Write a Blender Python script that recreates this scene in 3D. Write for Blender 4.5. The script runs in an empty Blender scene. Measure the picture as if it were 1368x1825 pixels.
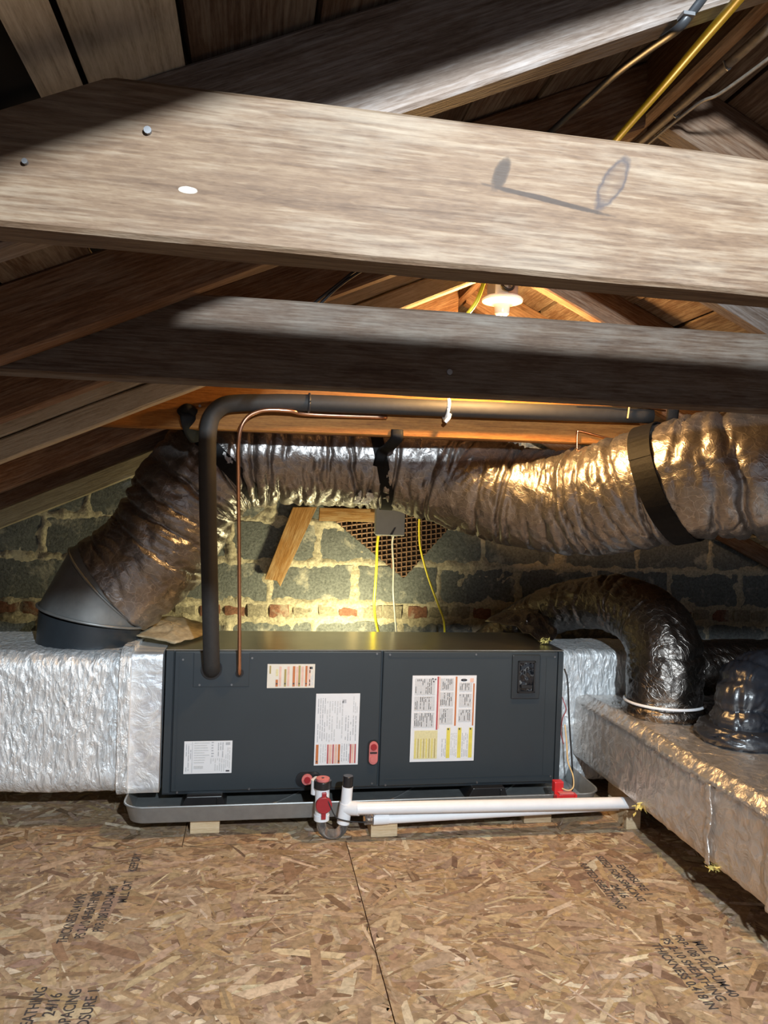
import bpy, math, random
from mathutils import Vector, Matrix, noise

random.seed(11)
SC = bpy.context.scene
COL = SC.collection

# ---------------------------------------------------------------- camera
cam_d = bpy.data.cameras.new('camera')
cam = bpy.data.objects.new('camera', cam_d)
COL.objects.link(cam)
cam_d.sensor_fit = 'VERTICAL'
cam_d.sensor_height = 36.0
cam_d.lens = 36.0 * 1340.0 / 1825.0
cam_d.clip_start = 0.02
YAW, PIT, ROLL = math.radians(9.83), math.radians(-0.44), math.radians(2.04)
fw = Vector((math.sin(YAW) * math.cos(PIT), math.cos(YAW) * math.cos(PIT), math.sin(PIT)))
rt0 = Vector((math.cos(YAW), -math.sin(YAW), 0.0))
up0 = rt0.cross(fw)
rt = rt0 * math.cos(ROLL) + up0 * math.sin(ROLL)
up = up0 * math.cos(ROLL) - rt0 * math.sin(ROLL)
m3 = Matrix((rt, up, -fw)).transposed()
cam.matrix_world = Matrix.Translation((0, 0, 1.058)) @ m3.to_4x4()
SC.camera = cam

# ---------------------------------------------------------------- world, lamps, exposure
world = bpy.data.worlds.new('dim_attic_air')
SC.world = world
world.use_nodes = True
world.node_tree.nodes['Background'].inputs[0].default_value = (0.86, 0.90, 1.0, 1)
world.node_tree.nodes['Background'].inputs[1].default_value = 0.55


def point(name, loc, power, color, radius):
    d = bpy.data.lights.new(name, 'POINT')
    d.energy = power
    d.color = color
    d.shadow_soft_size = radius
    o = bpy.data.objects.new(name, d)
    o.location = loc
    COL.objects.link(o)
    return o


sd = bpy.data.lights.new('white_work_light', 'SPOT')                                # hung under the ridge behind the viewer
sd.energy = 330.0
sd.color = (0.80, 0.92, 1.0)
sd.shadow_soft_size = 0.03
sd.spot_size = math.radians(125)
sd.spot_blend = 1.0
so_ = bpy.data.objects.new('white_work_light', sd)
so_.location = (0.36, -0.35, 1.618)
so_.rotation_euler = (Vector((0.25, 2.40, 0.25)) - Vector((0.36, -0.35, 1.618))).to_track_quat('-Z', 'Y').to_euler()
COL.objects.link(so_)
sy = bpy.data.lights.new('yellow_work_light', 'SPOT')                               # standing in the gap behind the unit, tipped up and left
sy.energy = 34.0
sy.color = (1.0, 0.90, 0.50)
sy.shadow_soft_size = 0.05
sy.spot_size = math.radians(165)
sy.spot_blend = 0.8
sl_ = bpy.data.objects.new('yellow_work_light', sy)
sl_.location = (0.47, 3.03, 0.42)
sl_.rotation_euler = (Vector((0.15, 3.42, 0.85)) - Vector((0.47, 3.03, 0.42))).to_track_quat('-Z', 'Y').to_euler()
COL.objects.link(sl_)

SC.view_settings.view_transform = 'Standard'
SC.view_settings.look = 'None'
SC.view_settings.gamma = 1.0
SC.view_settings.exposure = 0.0
SC.view_settings.use_curve_mapping = False

# ---------------------------------------------------------------- node helpers


def mat_new(name):
    m = bpy.data.materials.new(name)
    m.use_nodes = True
    nt = m.node_tree
    return m, nt, nt.nodes['Principled BSDF']


def nd(nt, t, **kw):
    n = nt.nodes.new(t)
    for k, v in kw.items():
        if k.startswith('in_'):
            n.inputs[k[3:].replace('_', ' ')].default_value = v
        else:
            setattr(n, k, v)
    return n


def ramp(nt, fac, stops):
    r = nt.nodes.new('ShaderNodeValToRGB')
    els = r.color_ramp.elements
    while len(els) < len(stops):
        els.new(0.5)
    for e, (p, c) in zip(els, stops):
        e.position = p
        e.color = (*c, 1) if len(c) == 3 else c
    nt.links.new(fac, r.inputs[0])
    return r.outputs[0]


def mix(nt, fac, a, b, mode='MIX'):
    n = nt.nodes.new('ShaderNodeMix')
    n.data_type = 'RGBA'
    n.blend_type = mode
    for sock, v in ((n.inputs[0], fac), (n.inputs[6], a), (n.inputs[7], b)):
        if hasattr(v, 'is_output'):
            nt.links.new(v, sock)
        elif isinstance(v, (int, float)):
            sock.default_value = v
        else:
            sock.default_value = (*v, 1) if len(v) == 3 else v
    return n.outputs[2]


def noise_tex(nt, vec, scale, detail=4, rough=0.55, dist=0.0, w=None):
    n = nt.nodes.new('ShaderNodeTexNoise')
    if w is not None:
        n.noise_dimensions = '4D'
        nt.links.new(w, n.inputs['W'])
    n.inputs['Scale'].default_value = scale
    n.inputs['Detail'].default_value = detail
    n.inputs['Roughness'].default_value = rough
    n.inputs['Distortion'].default_value = dist
    nt.links.new(vec, n.inputs['Vector'])
    return n.outputs['Fac']


def mapped(nt, scale, kind='Object'):
    tc = nt.nodes.new('ShaderNodeTexCoord')
    mp = nt.nodes.new('ShaderNodeMapping')
    mp.inputs['Scale'].default_value = scale
    nt.links.new(tc.outputs[kind], mp.inputs['Vector'])
    return mp.outputs[0]


def math_n(nt, op, a, b=None, clamp=False):
    n = nt.nodes.new('ShaderNodeMath')
    n.operation = op
    n.use_clamp = clamp
    for s, v in ((n.inputs[0], a), (n.inputs[1], b)):
        if v is None:
            continue
        if hasattr(v, 'is_output'):
            nt.links.new(v, s)
        else:
            s.default_value = v
    return n.outputs[0]


def bump(nt, bsdf, h, strength, dist):
    b = nt.nodes.new('ShaderNodeBump')
    b.inputs['Strength'].default_value = strength
    b.inputs['Distance'].default_value = dist
    nt.links.new(h, b.inputs['Height'])
    nt.links.new(b.outputs[0], bsdf.inputs['Normal'])
    return b


def wood(name, dark, mid, light, dusty=(0.35, 0.32, 0.28), dust=0.35, rough=0.7, spec=0.3, along=1.0, spots=()):
    m, nt, b = mat_new(name)
    info = nt.nodes.new('ShaderNodeObjectInfo')
    w = math_n(nt, 'MULTIPLY', info.outputs['Random'], 37.0)
    v1 = mapped(nt, (2.6 * along, 55, 55))
    v2 = mapped(nt, (14 * along, 260, 260))
    v3 = mapped(nt, (6, 14, 14))
    g1 = noise_tex(nt, v1, 1.0, 5, 0.6, 0.6, w)
    g2 = noise_tex(nt, v2, 1.0, 3, 0.6, 0.2, w)
    g3 = noise_tex(nt, v3, 1.0, 6, 0.62, 0.3, w)
    g = math_n(nt, 'ADD', math_n(nt, 'MULTIPLY', g1, 0.52), math_n(nt, 'MULTIPLY', g2, 0.48))
    col = ramp(nt, g, [(0.33, dark), (0.5, mid), (0.68, light)])
    g4 = noise_tex(nt, mapped(nt, (70, 330, 330)), 1.0, 2, 0.6, 0.4, w)
    g = math_n(nt, 'ADD', g, math_n(nt, 'MULTIPLY', math_n(nt, 'SUBTRACT', g4, 0.5), 0.30))
    col = ramp(nt, g, [(0.33, dark), (0.5, mid), (0.68, light)])
    dm = ramp(nt, math_n(nt, 'ADD', math_n(nt, 'MULTIPLY', g3, 0.65), math_n(nt, 'MULTIPLY', g2, 0.45)),
              [(0.50, (0, 0, 0)), (0.74, (1, 1, 1))])
    col = mix(nt, math_n(nt, 'MULTIPLY', dm, dust), col, dusty)
    val = math_n(nt, 'ADD', math_n(nt, 'MULTIPLY', info.outputs['Random'], 0.4), 0.8)
    hsv = nt.nodes.new('ShaderNodeHueSaturation')
    nt.links.new(val, hsv.inputs['Value'])
    nt.links.new(col, hsv.inputs['Color'])
    col = hsv.outputs[0]
    if spots:
        tc = nt.nodes.new('ShaderNodeTexCoord')
        warp = noise_tex(nt, mapped(nt, (60, 60, 60)), 1.0, 3)
        for (px, pz, sx, sz, c, inner) in spots:
            mp = nt.nodes.new('ShaderNodeMapping')
            mp.vector_type = 'TEXTURE'
            mp.inputs['Location'].default_value = (px, 0, pz)
            mp.inputs['Rotation'].default_value = (0, inner[2] if len(inner) > 2 else 0, 0)
            mp.inputs['Scale'].default_value = (sx, 10, sz)
            nt.links.new(tc.outputs['Object'], mp.inputs['Vector'])
            ln = nt.nodes.new('ShaderNodeVectorMath')
            ln.operation = 'LENGTH'
            nt.links.new(mp.outputs[0], ln.inputs[0])
            d = math_n(nt, 'ADD', ln.outputs['Value'], math_n(nt, 'MULTIPLY', math_n(nt, 'SUBTRACT', warp, 0.5), 0.7))
            f = ramp(nt, d, [(0.0, (inner[0],) * 3), (0.62, (inner[1],) * 3), (0.8, (0.8,) * 3), (1.0, (0, 0, 0))])
            col = mix(nt, f, col, c)
    nt.links.new(col, b.inputs['Base Color'])
    b.inputs['Roughness'].default_value = rough
    b.inputs['Specular IOR Level'].default_value = spec
    bump(nt, b, g, 0.5, 0.004)
    return m


def plain(name, color, rough=0.5, metal=0.0, spec=0.5, vary=0.12, scale=30, bumpy=0.0):
    m, nt, b = mat_new(name)
    v = mapped(nt, (1, 1, 1))
    n = noise_tex(nt, v, scale, 5, 0.6)
    lo = tuple(c * (1 - vary) for c in color)
    hi = tuple(min(1, c * (1 + vary)) for c in color)
    nt.links.new(ramp(nt, n, [(0.3, lo), (0.7, hi)]), b.inputs['Base Color'])
    b.inputs['Roughness'].default_value = rough
    b.inputs['Metallic'].default_value = metal
    b.inputs['Specular IOR Level'].default_value = spec
    if bumpy:
        bump(nt, b, n, bumpy, 0.004)
    return m


def foil(name, color, rough, scale, strength, dist=0.012, scrim=0.0, vary=0.15, aniso=(1, 1, 1), metal=1.0):
    m, nt, b = mat_new(name)
    v = mapped(nt, aniso)
    n1 = noise_tex(nt, v, scale, 5, 0.6, 1.6)
    vo = nt.nodes.new('ShaderNodeTexVoronoi')
    vo.feature = 'F1'
    vo.inputs['Scale'].default_value = scale * 1.5
    wv = nt.nodes.new('ShaderNodeVectorMath')
    wv.operation = 'ADD'
    nz = nt.nodes.new('ShaderNodeTexNoise')
    nz.inputs['Scale'].default_value = scale * 0.6
    nt.links.new(v, nz.inputs['Vector'])
    sc = nt.nodes.new('ShaderNodeVectorMath')
    sc.operation = 'SCALE'
    sc.inputs['Scale'].default_value = 0.06
    nt.links.new(nz.outputs['Color'], sc.inputs[0])
    nt.links.new(v, wv.inputs[0])
    nt.links.new(sc.outputs[0], wv.inputs[1])
    nt.links.new(wv.outputs[0], vo.inputs['Vector'])
    h = math_n(nt, 'ADD', n1, math_n(nt, 'MULTIPLY', vo.outputs['Distance'], 0.55))
    if scrim:
        mp = nt.nodes.new('ShaderNodeMapping')
        mp.inputs['Rotation'].default_value = (0.5, 0.8, 0.6)
        nt.links.new(wv.outputs[0], mp.inputs['Vector'])
        w1 = nt.nodes.new('ShaderNodeTexWave')
        w1.inputs['Scale'].default_value = 14
        w1.inputs['Distortion'].default_value = 2.0
        nt.links.new(mp.outputs[0], w1.inputs['Vector'])
        thin = ramp(nt, w1.outputs['Fac'], [(0.0, (1, 1, 1)), (0.06, (0, 0, 0))])
        h = math_n(nt, 'ADD', h, math_n(nt, 'MULTIPLY', thin, scrim))
    lo = tuple(c * (1 - vary) for c in color)
    hi = tuple(min(1, c * (1 + vary)) for c in color)
    col = ramp(nt, n1, [(0.3, lo), (0.7, hi)])
    if scrim:
        ve = nt.nodes.new('ShaderNodeTexVoronoi')
        ve.feature = 'DISTANCE_TO_EDGE'
        ve.inputs['Scale'].default_value = scale * 1.1
        nt.links.new(wv.outputs[0], ve.inputs['Vector'])
        ln = ramp(nt, ve.outputs['Distance'], [(0.0, (1, 1, 1)), (0.035, (0, 0, 0))])
        col = mix(nt, math_n(nt, 'MULTIPLY', ln, 0.40), col, tuple(min(1, c * 2.4) for c in color))
        h = math_n(nt, 'ADD', h, math_n(nt, 'MULTIPLY', ln, scrim * 0.6))
    nt.links.new(col, b.inputs['Base Color'])
    b.inputs['Metallic'].default_value = metal
    b.inputs['Roughness'].default_value = rough
    bump(nt, b, h, strength, dist)
    return m


def attr_mat(name, attr, rough, grain=(40, 40, 40)):
    m, nt, b = mat_new(name)
    a = nt.nodes.new('ShaderNodeAttribute')
    a.attribute_name = attr
    g = noise_tex(nt, mapped(nt, grain), 1.0, 5, 0.65, 0.5)
    k = ramp(nt, g, [(0.3, (0.62, 0.6, 0.58)), (0.6, (1.08, 1.06, 1.04))])
    nt.links.new(mix(nt, 1.0, a.outputs['Color'], k, 'MULTIPLY'), b.inputs['Base Color'])
    b.inputs['Roughness'].default_value = rough
    b.inputs['Specular IOR Level'].default_value = 0.25
    bump(nt, b, g, 0.25, 0.002)
    return m


M = {}
M['rafter'] = wood('old_pine', (0.062, 0.028, 0.013), (0.120, 0.058, 0.028), (0.190, 0.104, 0.056), (0.30, 0.25, 0.20), 0.38)
M['tie'] = wood('planed_old_pine', (0.056, 0.030, 0.016), (0.098, 0.058, 0.033), (0.148, 0.098, 0.060), (0.23, 0.19, 0.145), 0.50,
                spots=((0.67, 0.094, 0.008, 0.020, (0.035, 0.022, 0.015), (1.0, 1.0, 0.4)),
                       (0.785, 0.096, 0.012, 0.034, (0.022, 0.018, 0.022), (0.0, 0.25, 0.5)),
                       (0.72, 0.073, 0.075, 0.003, (0.03, 0.018, 0.012), (1.0, 1.0, 0.13)),
                       (0.378, 0.047, 0.0085, 0.0034, (0.50, 0.47, 0.40), (1.0, 1.0))))
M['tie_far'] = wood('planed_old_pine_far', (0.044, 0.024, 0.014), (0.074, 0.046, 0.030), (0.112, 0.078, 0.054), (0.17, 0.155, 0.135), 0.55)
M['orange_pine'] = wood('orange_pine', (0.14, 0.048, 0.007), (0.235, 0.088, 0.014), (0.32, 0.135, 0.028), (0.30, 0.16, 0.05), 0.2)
M['grey_rafter_lit'] = wood('greyed_rafter_lit', (0.27, 0.22, 0.15), (0.42, 0.35, 0.25), (0.54, 0.46, 0.35), (0.6, 0.55, 0.45), 0.4)  # grey wood, lightened to carry the light falling on this rafter
M['frosted'] = wood('frosted_rafter', (0.070, 0.045, 0.032), (0.125, 0.090, 0.070), (0.19, 0.148, 0.125), (0.30, 0.285, 0.28), 0.5)
M['deck_pale'] = wood('pale_roof_board', (0.26, 0.22, 0.16), (0.46, 0.40, 0.31), (0.60, 0.54, 0.44), (0.66, 0.62, 0.54), 0.5)  # roof board wood in a paler tone
M['deck'] = wood('roof_board_wood', (0.050, 0.028, 0.017), (0.095, 0.057, 0.036), (0.150, 0.100, 0.068), (0.30, 0.27, 0.22), 0.55)
M['new_wood'] = wood('pale_lumber', (0.42, 0.29, 0.16), (0.55, 0.41, 0.25), (0.66, 0.52, 0.35), (0.6, 0.5, 0.36), 0.2)
M['plank'] = wood('orange_plank', (0.17, 0.075, 0.018), (0.28, 0.13, 0.035), (0.38, 0.19, 0.06), (0.55, 0.45, 0.28), 0.5)
M['barge'] = wood('grey_barge_wood', (0.20, 0.16, 0.11), (0.32, 0.26, 0.18), (0.42, 0.36, 0.26), (0.5, 0.45, 0.35), 0.4)
M['felt'] = plain('roof_felt', (0.02, 0.018, 0.017), 0.9)
M['osb'] = plain('strand_board', (0.36, 0.225, 0.125), 0.75, scale=60, vary=0.35)
M['flake'] = attr_mat('pressed_wood_strand', 'flake_colour', 0.6, (55, 55, 20))
M['seam'] = plain('board_joint', (0.03, 0.045, 0.03), 0.9)
M['ink'] = plain('stamp_ink', (0.055, 0.045, 0.045), 0.8, vary=0.6, scale=120)


def block_mat(name, base, splash, sw):
    m, nt, b = mat_new(name)
    info = nt.nodes.new('ShaderNodeObjectInfo')
    w = math_n(nt, 'MULTIPLY', info.outputs['Random'], 20.0)
    n1 = noise_tex(nt, mapped(nt, (90, 90, 90)), 1.0, 4, 0.7, 0.0, w)
    n2 = noise_tex(nt, mapped(nt, (9, 9, 9)), 1.0, 7, 0.68, 0.4, w)
    c = ramp(nt, n1, [(0.3, tuple(x * 0.55 for x in base)), (0.65, tuple(x * 1.5 for x in base))])
    f = ramp(nt, n2, [(0.55, (0, 0, 0)), (0.66, (sw, sw, sw))])
    nt.links.new(mix(nt, f, c, splash), b.inputs['Base Color'])
    b.inputs['Roughness'].default_value = 0.92
    bump(nt, b, n1, 0.7, 0.006)
    return m


M['block'] = block_mat('cinder_block', (0.140, 0.148, 0.145), (0.50, 0.47, 0.39), 0.9)
M['brick'] = block_mat('red_brick', (0.21, 0.095, 0.062), (0.46, 0.41, 0.32), 0.95)
M['brick_grey'] = block_mat('mortar_smeared_brick', (0.27, 0.235, 0.175), (0.46, 0.42, 0.33), 0.9)
M['mortar'] = block_mat('lime_mortar', (0.44, 0.385, 0.28), (0.58, 0.53, 0.42), 0.8)
M['cab'] = plain('slate_painted_steel', (0.029, 0.038, 0.046), 0.40, 0.0, 0.45, 0.05, 6)
M['cab_dark'] = plain('dark_painted_steel', (0.022, 0.028, 0.034), 0.35, 0.0, 0.5)
M['galv'] = plain('galvanised_top', (0.46, 0.44, 0.38), 0.28, 1.0, vary=0.08, scale=9)
M['elbow'] = plain('dull_galvanised', (0.25, 0.26, 0.26), 0.42, 0.55, vary=0.2, scale=14)
M['pan'] = plain('grey_pan_steel', (0.30, 0.31, 0.31), 0.42, 0.6, vary=0.1)
M['foil'] = foil('foil_facing', (0.92, 0.965, 1.0), 0.46, 26, 0.85, 0.012, aniso=(1.7, 1.0, 0.55), metal=0.55)
M['foil2'] = foil('smooth_foil_facing', (0.74, 0.70, 0.665), 0.38, 20, 0.75, 0.012, metal=0.9)
M['tape'] = foil('foil_tape', (0.86, 0.89, 0.96), 0.42, 16, 0.35, 0.01, metal=0.7)
M['jacket'] = foil('silver_film_jacket', (0.31, 0.29, 0.28), 0.36, 30, 0.22, 0.008, scrim=0.3, metal=0.9)
M['jacket_dark'] = foil('dark_film_jacket', (0.155, 0.138, 0.125), 0.34, 26, 0.35, 0.009, scrim=0.3)
M['black_film'] = plain('black_plastic_film', (0.018, 0.020, 0.026), 0.28, 0.0, 0.7, bumpy=0.4, scale=40)
M['strap'] = plain('black_web_strap', (0.006, 0.006, 0.007), 0.65, 0.0, 0.2, bumpy=0.3, scale=60)
M['plastic_black'] = plain('black_plastic', (0.014, 0.015, 0.018), 0.3)
M['gloss_black'] = plain('gloss_black_window', (0.006, 0.008, 0.012), 0.08, 0.0, 0.8)
M['rubber'] = plain('pipe_insulation', (0.030, 0.028, 0.027), 0.65, 0.0, 0.35, bumpy=0.15, scale=50)
M['copper'] = plain('copper_tube', (0.72, 0.40, 0.26), 0.28, 1.0)
M['pvc'] = plain('white_plastic_pipe', (0.80, 0.81, 0.84), 0.30, vary=0.03)
M['red'] = plain('dark_red_plastic', (0.32, 0.020, 0.028), 0.35)
M['red_bright'] = plain('red_plastic', (0.60, 0.025, 0.030), 0.35)
M['pink'] = plain('faded_red_plastic', (0.58, 0.16, 0.15), 0.5)
M['yellow'] = plain('yellow_cable_sheath', (0.80, 0.66, 0.03), 0.4, vary=0.05)
M['greycable'] = plain('grey_cable_sheath', (0.42, 0.40, 0.36), 0.5)
M['blackcable'] = plain('black_cable_sheath', (0.02, 0.021, 0.024), 0.45)
M['tan'] = plain('tan_wire_sheath', (0.62, 0.45, 0.22), 0.5)
M['oldcable'] = plain('old_braided_cable', (0.20, 0.165, 0.13), 0.6, vary=0.3, scale=90)
M['steel'] = plain('nail_steel', (0.22, 0.22, 0.23), 0.4, 0.8)
M['box_steel'] = plain('galvanised_box', (0.36, 0.37, 0.39), 0.40, 0.8)
M['porcelain'] = plain('white_porcelain', (0.82, 0.80, 0.74), 0.2, vary=0.03)
M['box_plastic'] = plain('grey_box_plastic', (0.50, 0.52, 0.50), 0.5, vary=0.05)
M['mesh'] = plain('rusty_wire', (0.27, 0.155, 0.10), 0.6, 0.3, vary=0.4, scale=50)
M['vent_dark'] = plain('dark_opening', (0.030, 0.020, 0.014), 0.9)  # darkness of the vent opening put into a flat colour
M['kraft'] = plain('dusty_kraft_paper', (0.34, 0.29, 0.19), 0.85, vary=0.4, scale=30, bumpy=0.8)
M['fluff'] = plain('yellow_glass_wool', (0.70, 0.58, 0.18), 0.95, vary=0.3, scale=60, bumpy=1.0)
M['label'] = plain('label_paper', (0.72, 0.73, 0.76), 0.45, vary=0.03)
M['label_tan'] = plain('cream_label_paper', (0.70, 0.66, 0.58), 0.45, vary=0.05)
M['p_grey'] = plain('grey_print', (0.42, 0.43, 0.46), 0.5, vary=0.2, scale=200)
M['p_dark'] = plain('dark_print', (0.06, 0.06, 0.07), 0.5)
M['p_pale'] = plain('pale_grey_print', (0.55, 0.56, 0.58), 0.5, vary=0.1, scale=200)
M['p_red'] = plain('red_print', (0.45, 0.09, 0.09), 0.5)
M['p_orange'] = plain('orange_print', (0.50, 0.16, 0.05), 0.5)
M['p_peach'] = plain('peach_print', (0.72, 0.47, 0.38), 0.5)
M['p_olive'] = plain('olive_print', (0.38, 0.30, 0.10), 0.5)
M['p_yellow'] = plain('yellow_print', (0.68, 0.58, 0.10), 0.5)
M['p_cream'] = plain('cream_print', (0.66, 0.60, 0.34), 0.5, vary=0.1, scale=150)

mv, ntv, bv = mat_new('clear_vinyl')
bv.inputs['Base Color'].default_value = (0.93, 0.93, 0.95, 1)
bv.inputs['Roughness'].default_value = 0.06
bv.inputs['Transmission Weight'].default_value = 0.95
bv.inputs['IOR'].default_value = 1.25
M['vinyl'] = mv
mb_, ntb, bb = mat_new('lit_bulb_glass')
bb.inputs['Base Color'].default_value = (1, 0.85, 0.6, 1)
bb.inputs['Emission Color'].default_value = (1.0, 0.58, 0.22, 1)
bb.inputs['Emission Strength'].default_value = 1300.0
M['bulb'] = mb_

# ---------------------------------------------------------------- mesh helpers
WM = {}


def catmull(pts, n=8):
    P = [Vector(p) for p in pts]
    if len(P) < 3:
        return P
    out = []
    for i in range(len(P) - 1):
        p0 = P[i - 1] if i else P[0] * 2 - P[1]
        p1, p2 = P[i], P[i + 1]
        p3 = P[i + 2] if i + 2 < len(P) else P[-1] * 2 - P[-2]
        for k in range(n):
            t = k / n
            out.append(0.5 * ((2 * p1) + (p2 - p0) * t + (2 * p0 - 5 * p1 + 4 * p2 - p3) * t * t
                              + (3 * p1 - p0 - 3 * p2 + p3) * t ** 3))
    out.append(P[-1])
    return out


def resample(pts, step):
    out = [pts[0].copy()]
    acc = 0.0
    for a, b in zip(pts, pts[1:]):
        L = (b - a).length
        if L < 1e-9:
            continue
        d = step - acc
        while d <= L:
            out.append(a.lerp(b, d / L))
            d += step
        acc = L - (d - step)
    if (out[-1] - pts[-1]).length > step * 0.3:
        out.append(pts[-1].copy())
    return out


def frames(pts, ref=Vector((0, 0, 1))):
    T = []
    for i in range(len(pts)):
        a = pts[max(0, i - 1)]
        b = pts[min(len(pts) - 1, i + 1)]
        T.append((b - a).normalized())
    n = ref - T[0] * ref.dot(T[0])
    if n.length < 1e-3:
        ref = Vector((0, 1, 0))
        n = ref - T[0] * ref.dot(T[0])
    n.normalize()
    out = []
    for t in T:
        n = (n - t * n.dot(t)).normalized()
        out.append((t, n, t.cross(n)))
    return out


class MB:
    def __init__(s):
        s.v, s.f, s.mi, s.mats = [], [], [], []
        s.smooth = False

    def slot(s, m):
        if m is None:
            return 0
        if m not in s.mats:
            s.mats.append(m)
        return s.mats.index(m)

    def add(s, verts, faces, m=None):
        o = len(s.v)
        s.v += [tuple(p) for p in verts]
        k = s.slot(m)
        for f in faces:
            s.f.append([o + i for i in f])
            s.mi.append(k)

    def box(s, x0, x1, y0, y1, z0, z1, m=None):
        v = [(x, y, z) for z in (z0, z1) for y in (y0, y1) for x in (x0, x1)]
        s.add(v, [(0, 2, 3, 1), (4, 5, 7, 6), (0, 1, 5, 4), (2, 6, 7, 3), (0, 4, 6, 2), (1, 3, 7, 5)], m)
        return s

    def cyl(s, a, b, r, n=20, r2=None, m=None, cap=True):
        a, b = Vector(a), Vector(b)
        t = (b - a).normalized()
        ref = Vector((0, 0, 1)) if abs(t.z) < 0.9 else Vector((1, 0, 0))
        u = (ref - t * ref.dot(t)).normalized()
        w = t.cross(u)
        r2 = r if r2 is None else r2
        v = []
        for p, q in ((a, r), (b, r2)):
            for i in range(n):
                g = 2 * math.pi * i / n
                v.append(p + u * (q * math.cos(g)) + w * (q * math.sin(g)))
        f = [(i, (i + 1) % n, n + (i + 1) % n, n + i) for i in range(n)]
        if cap:
            f += [tuple(range(n - 1, -1, -1)), tuple(range(n, 2 * n))]
        s.add(v, f, m)
        return s

    def tube(s, pts, r, n=12, sm=8, m=None, step=None, flat=1.0):
        P = catmull(pts, sm) if sm else [Vector(p) for p in pts]
        if step:
            P = resample(P, step)
        F = frames(P)
        v, f = [], []
        for i, p in enumerate(P):
            rr = r(i / (len(P) - 1)) if callable(r) else r
            t, a, b = F[i]
            for k in range(n):
                g = 2 * math.pi * k / n
                v.append(p + a * (rr * flat * math.cos(g)) + b * (rr * math.sin(g)))
        for i in range(len(P) - 1):
            for k in range(n):
                f.append((i * n + k, i * n + (k + 1) % n, (i + 1) * n + (k + 1) % n, (i + 1) * n + k))
        f.append(tuple(range(n - 1, -1, -1)))
        f.append(tuple(range((len(P) - 1) * n, len(P) * n)))
        s.add(v, f, m)
        return s

    def prism(s, poly, y0, y1, m=None):
        n = len(poly)
        v = [(x, y0, z) for x, z in poly] + [(x, y1, z) for x, z in poly]
        f = [tuple(range(n)), tuple(range(2 * n - 1, n - 1, -1))]
        f += [(i, n + i, n + (i + 1) % n, (i + 1) % n) for i in range(n)]
        s.add(v, f, m)
        return s

    def build(s, name, mat=None, parent=None, bevel=0.0, smooth=None, origin=None, kind=None):
        vs = s.v
        if origin is None:
            lo = [min(p[i] for p in vs) for i in range(3)]
            hi = [max(p[i] for p in vs) for i in range(3)]
            origin = Vector([(a + b) / 2 for a, b in zip(lo, hi)])
            origin.z = lo[2]
        me = bpy.data.meshes.new(name)
        me.from_pydata([(p[0] - origin[0], p[1] - origin[1], p[2] - origin[2]) for p in vs], [], s.f)
        for m in (s.mats or [mat]):
            me.materials.append(m)
        if s.mats:
            me.polygons.foreach_set('material_index', s.mi)
        sm = s.smooth if smooth is None else smooth
        if sm:
            me.polygons.foreach_set('use_smooth', [True] * len(me.polygons))
            if sm != 'all':
                me.set_sharp_from_angle(angle=math.radians(40))
        me.update()
        o = bpy.data.objects.new(name, me)
        COL.objects.link(o)
        o.location = origin
        WM[o.name] = Matrix.Translation(origin)
        if parent is not None:
            o.parent = parent
            o.matrix_parent_inverse = WM[parent.name].inverted()
        if bevel:
            b = o.modifiers.new('bevel', 'BEVEL')
            b.width = bevel
            b.segments = 2
            b.limit_method = 'ANGLE'
        if kind:
            o['kind'] = kind
        return o


def tag(o, label, cat, group=None):
    o['label'] = label
    o['category'] = cat
    if group:
        o['group'] = group
    return o


def thing(name, label, cat, loc, group=None):
    o = bpy.data.objects.new(name, None)
    o.empty_display_size = 0.05
    COL.objects.link(o)
    o.location = loc
    WM[o.name] = Matrix.Translation(loc)
    return tag(o, label, cat, group)


def structure(name, loc=(0, 0, 0)):
    o = bpy.data.objects.new(name, None)
    COL.objects.link(o)
    o.location = loc
    WM[o.name] = Matrix.Translation(loc)
    o['kind'] = 'structure'
    return o


def nz(x, y, z):
    return noise.noise(Vector((x, y, z)))


# ---------------------------------------------------------------- STRUCTURE: floor of strand board sheets
floor = structure('floor')
PAL = [((0.36, 0.26, 0.17), 5), ((0.44, 0.335, 0.23), 4), ((0.53, 0.43, 0.305), 1.8), ((0.28, 0.185, 0.115), 2.4),
       ((0.20, 0.13, 0.085), 0.9), ((0.42, 0.30, 0.175), 3), ((0.33, 0.235, 0.17), 2.2), ((0.62, 0.54, 0.41), 0.6)]
PC = [p for p, w in PAL]
PW = [w for p, w in PAL]


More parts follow.
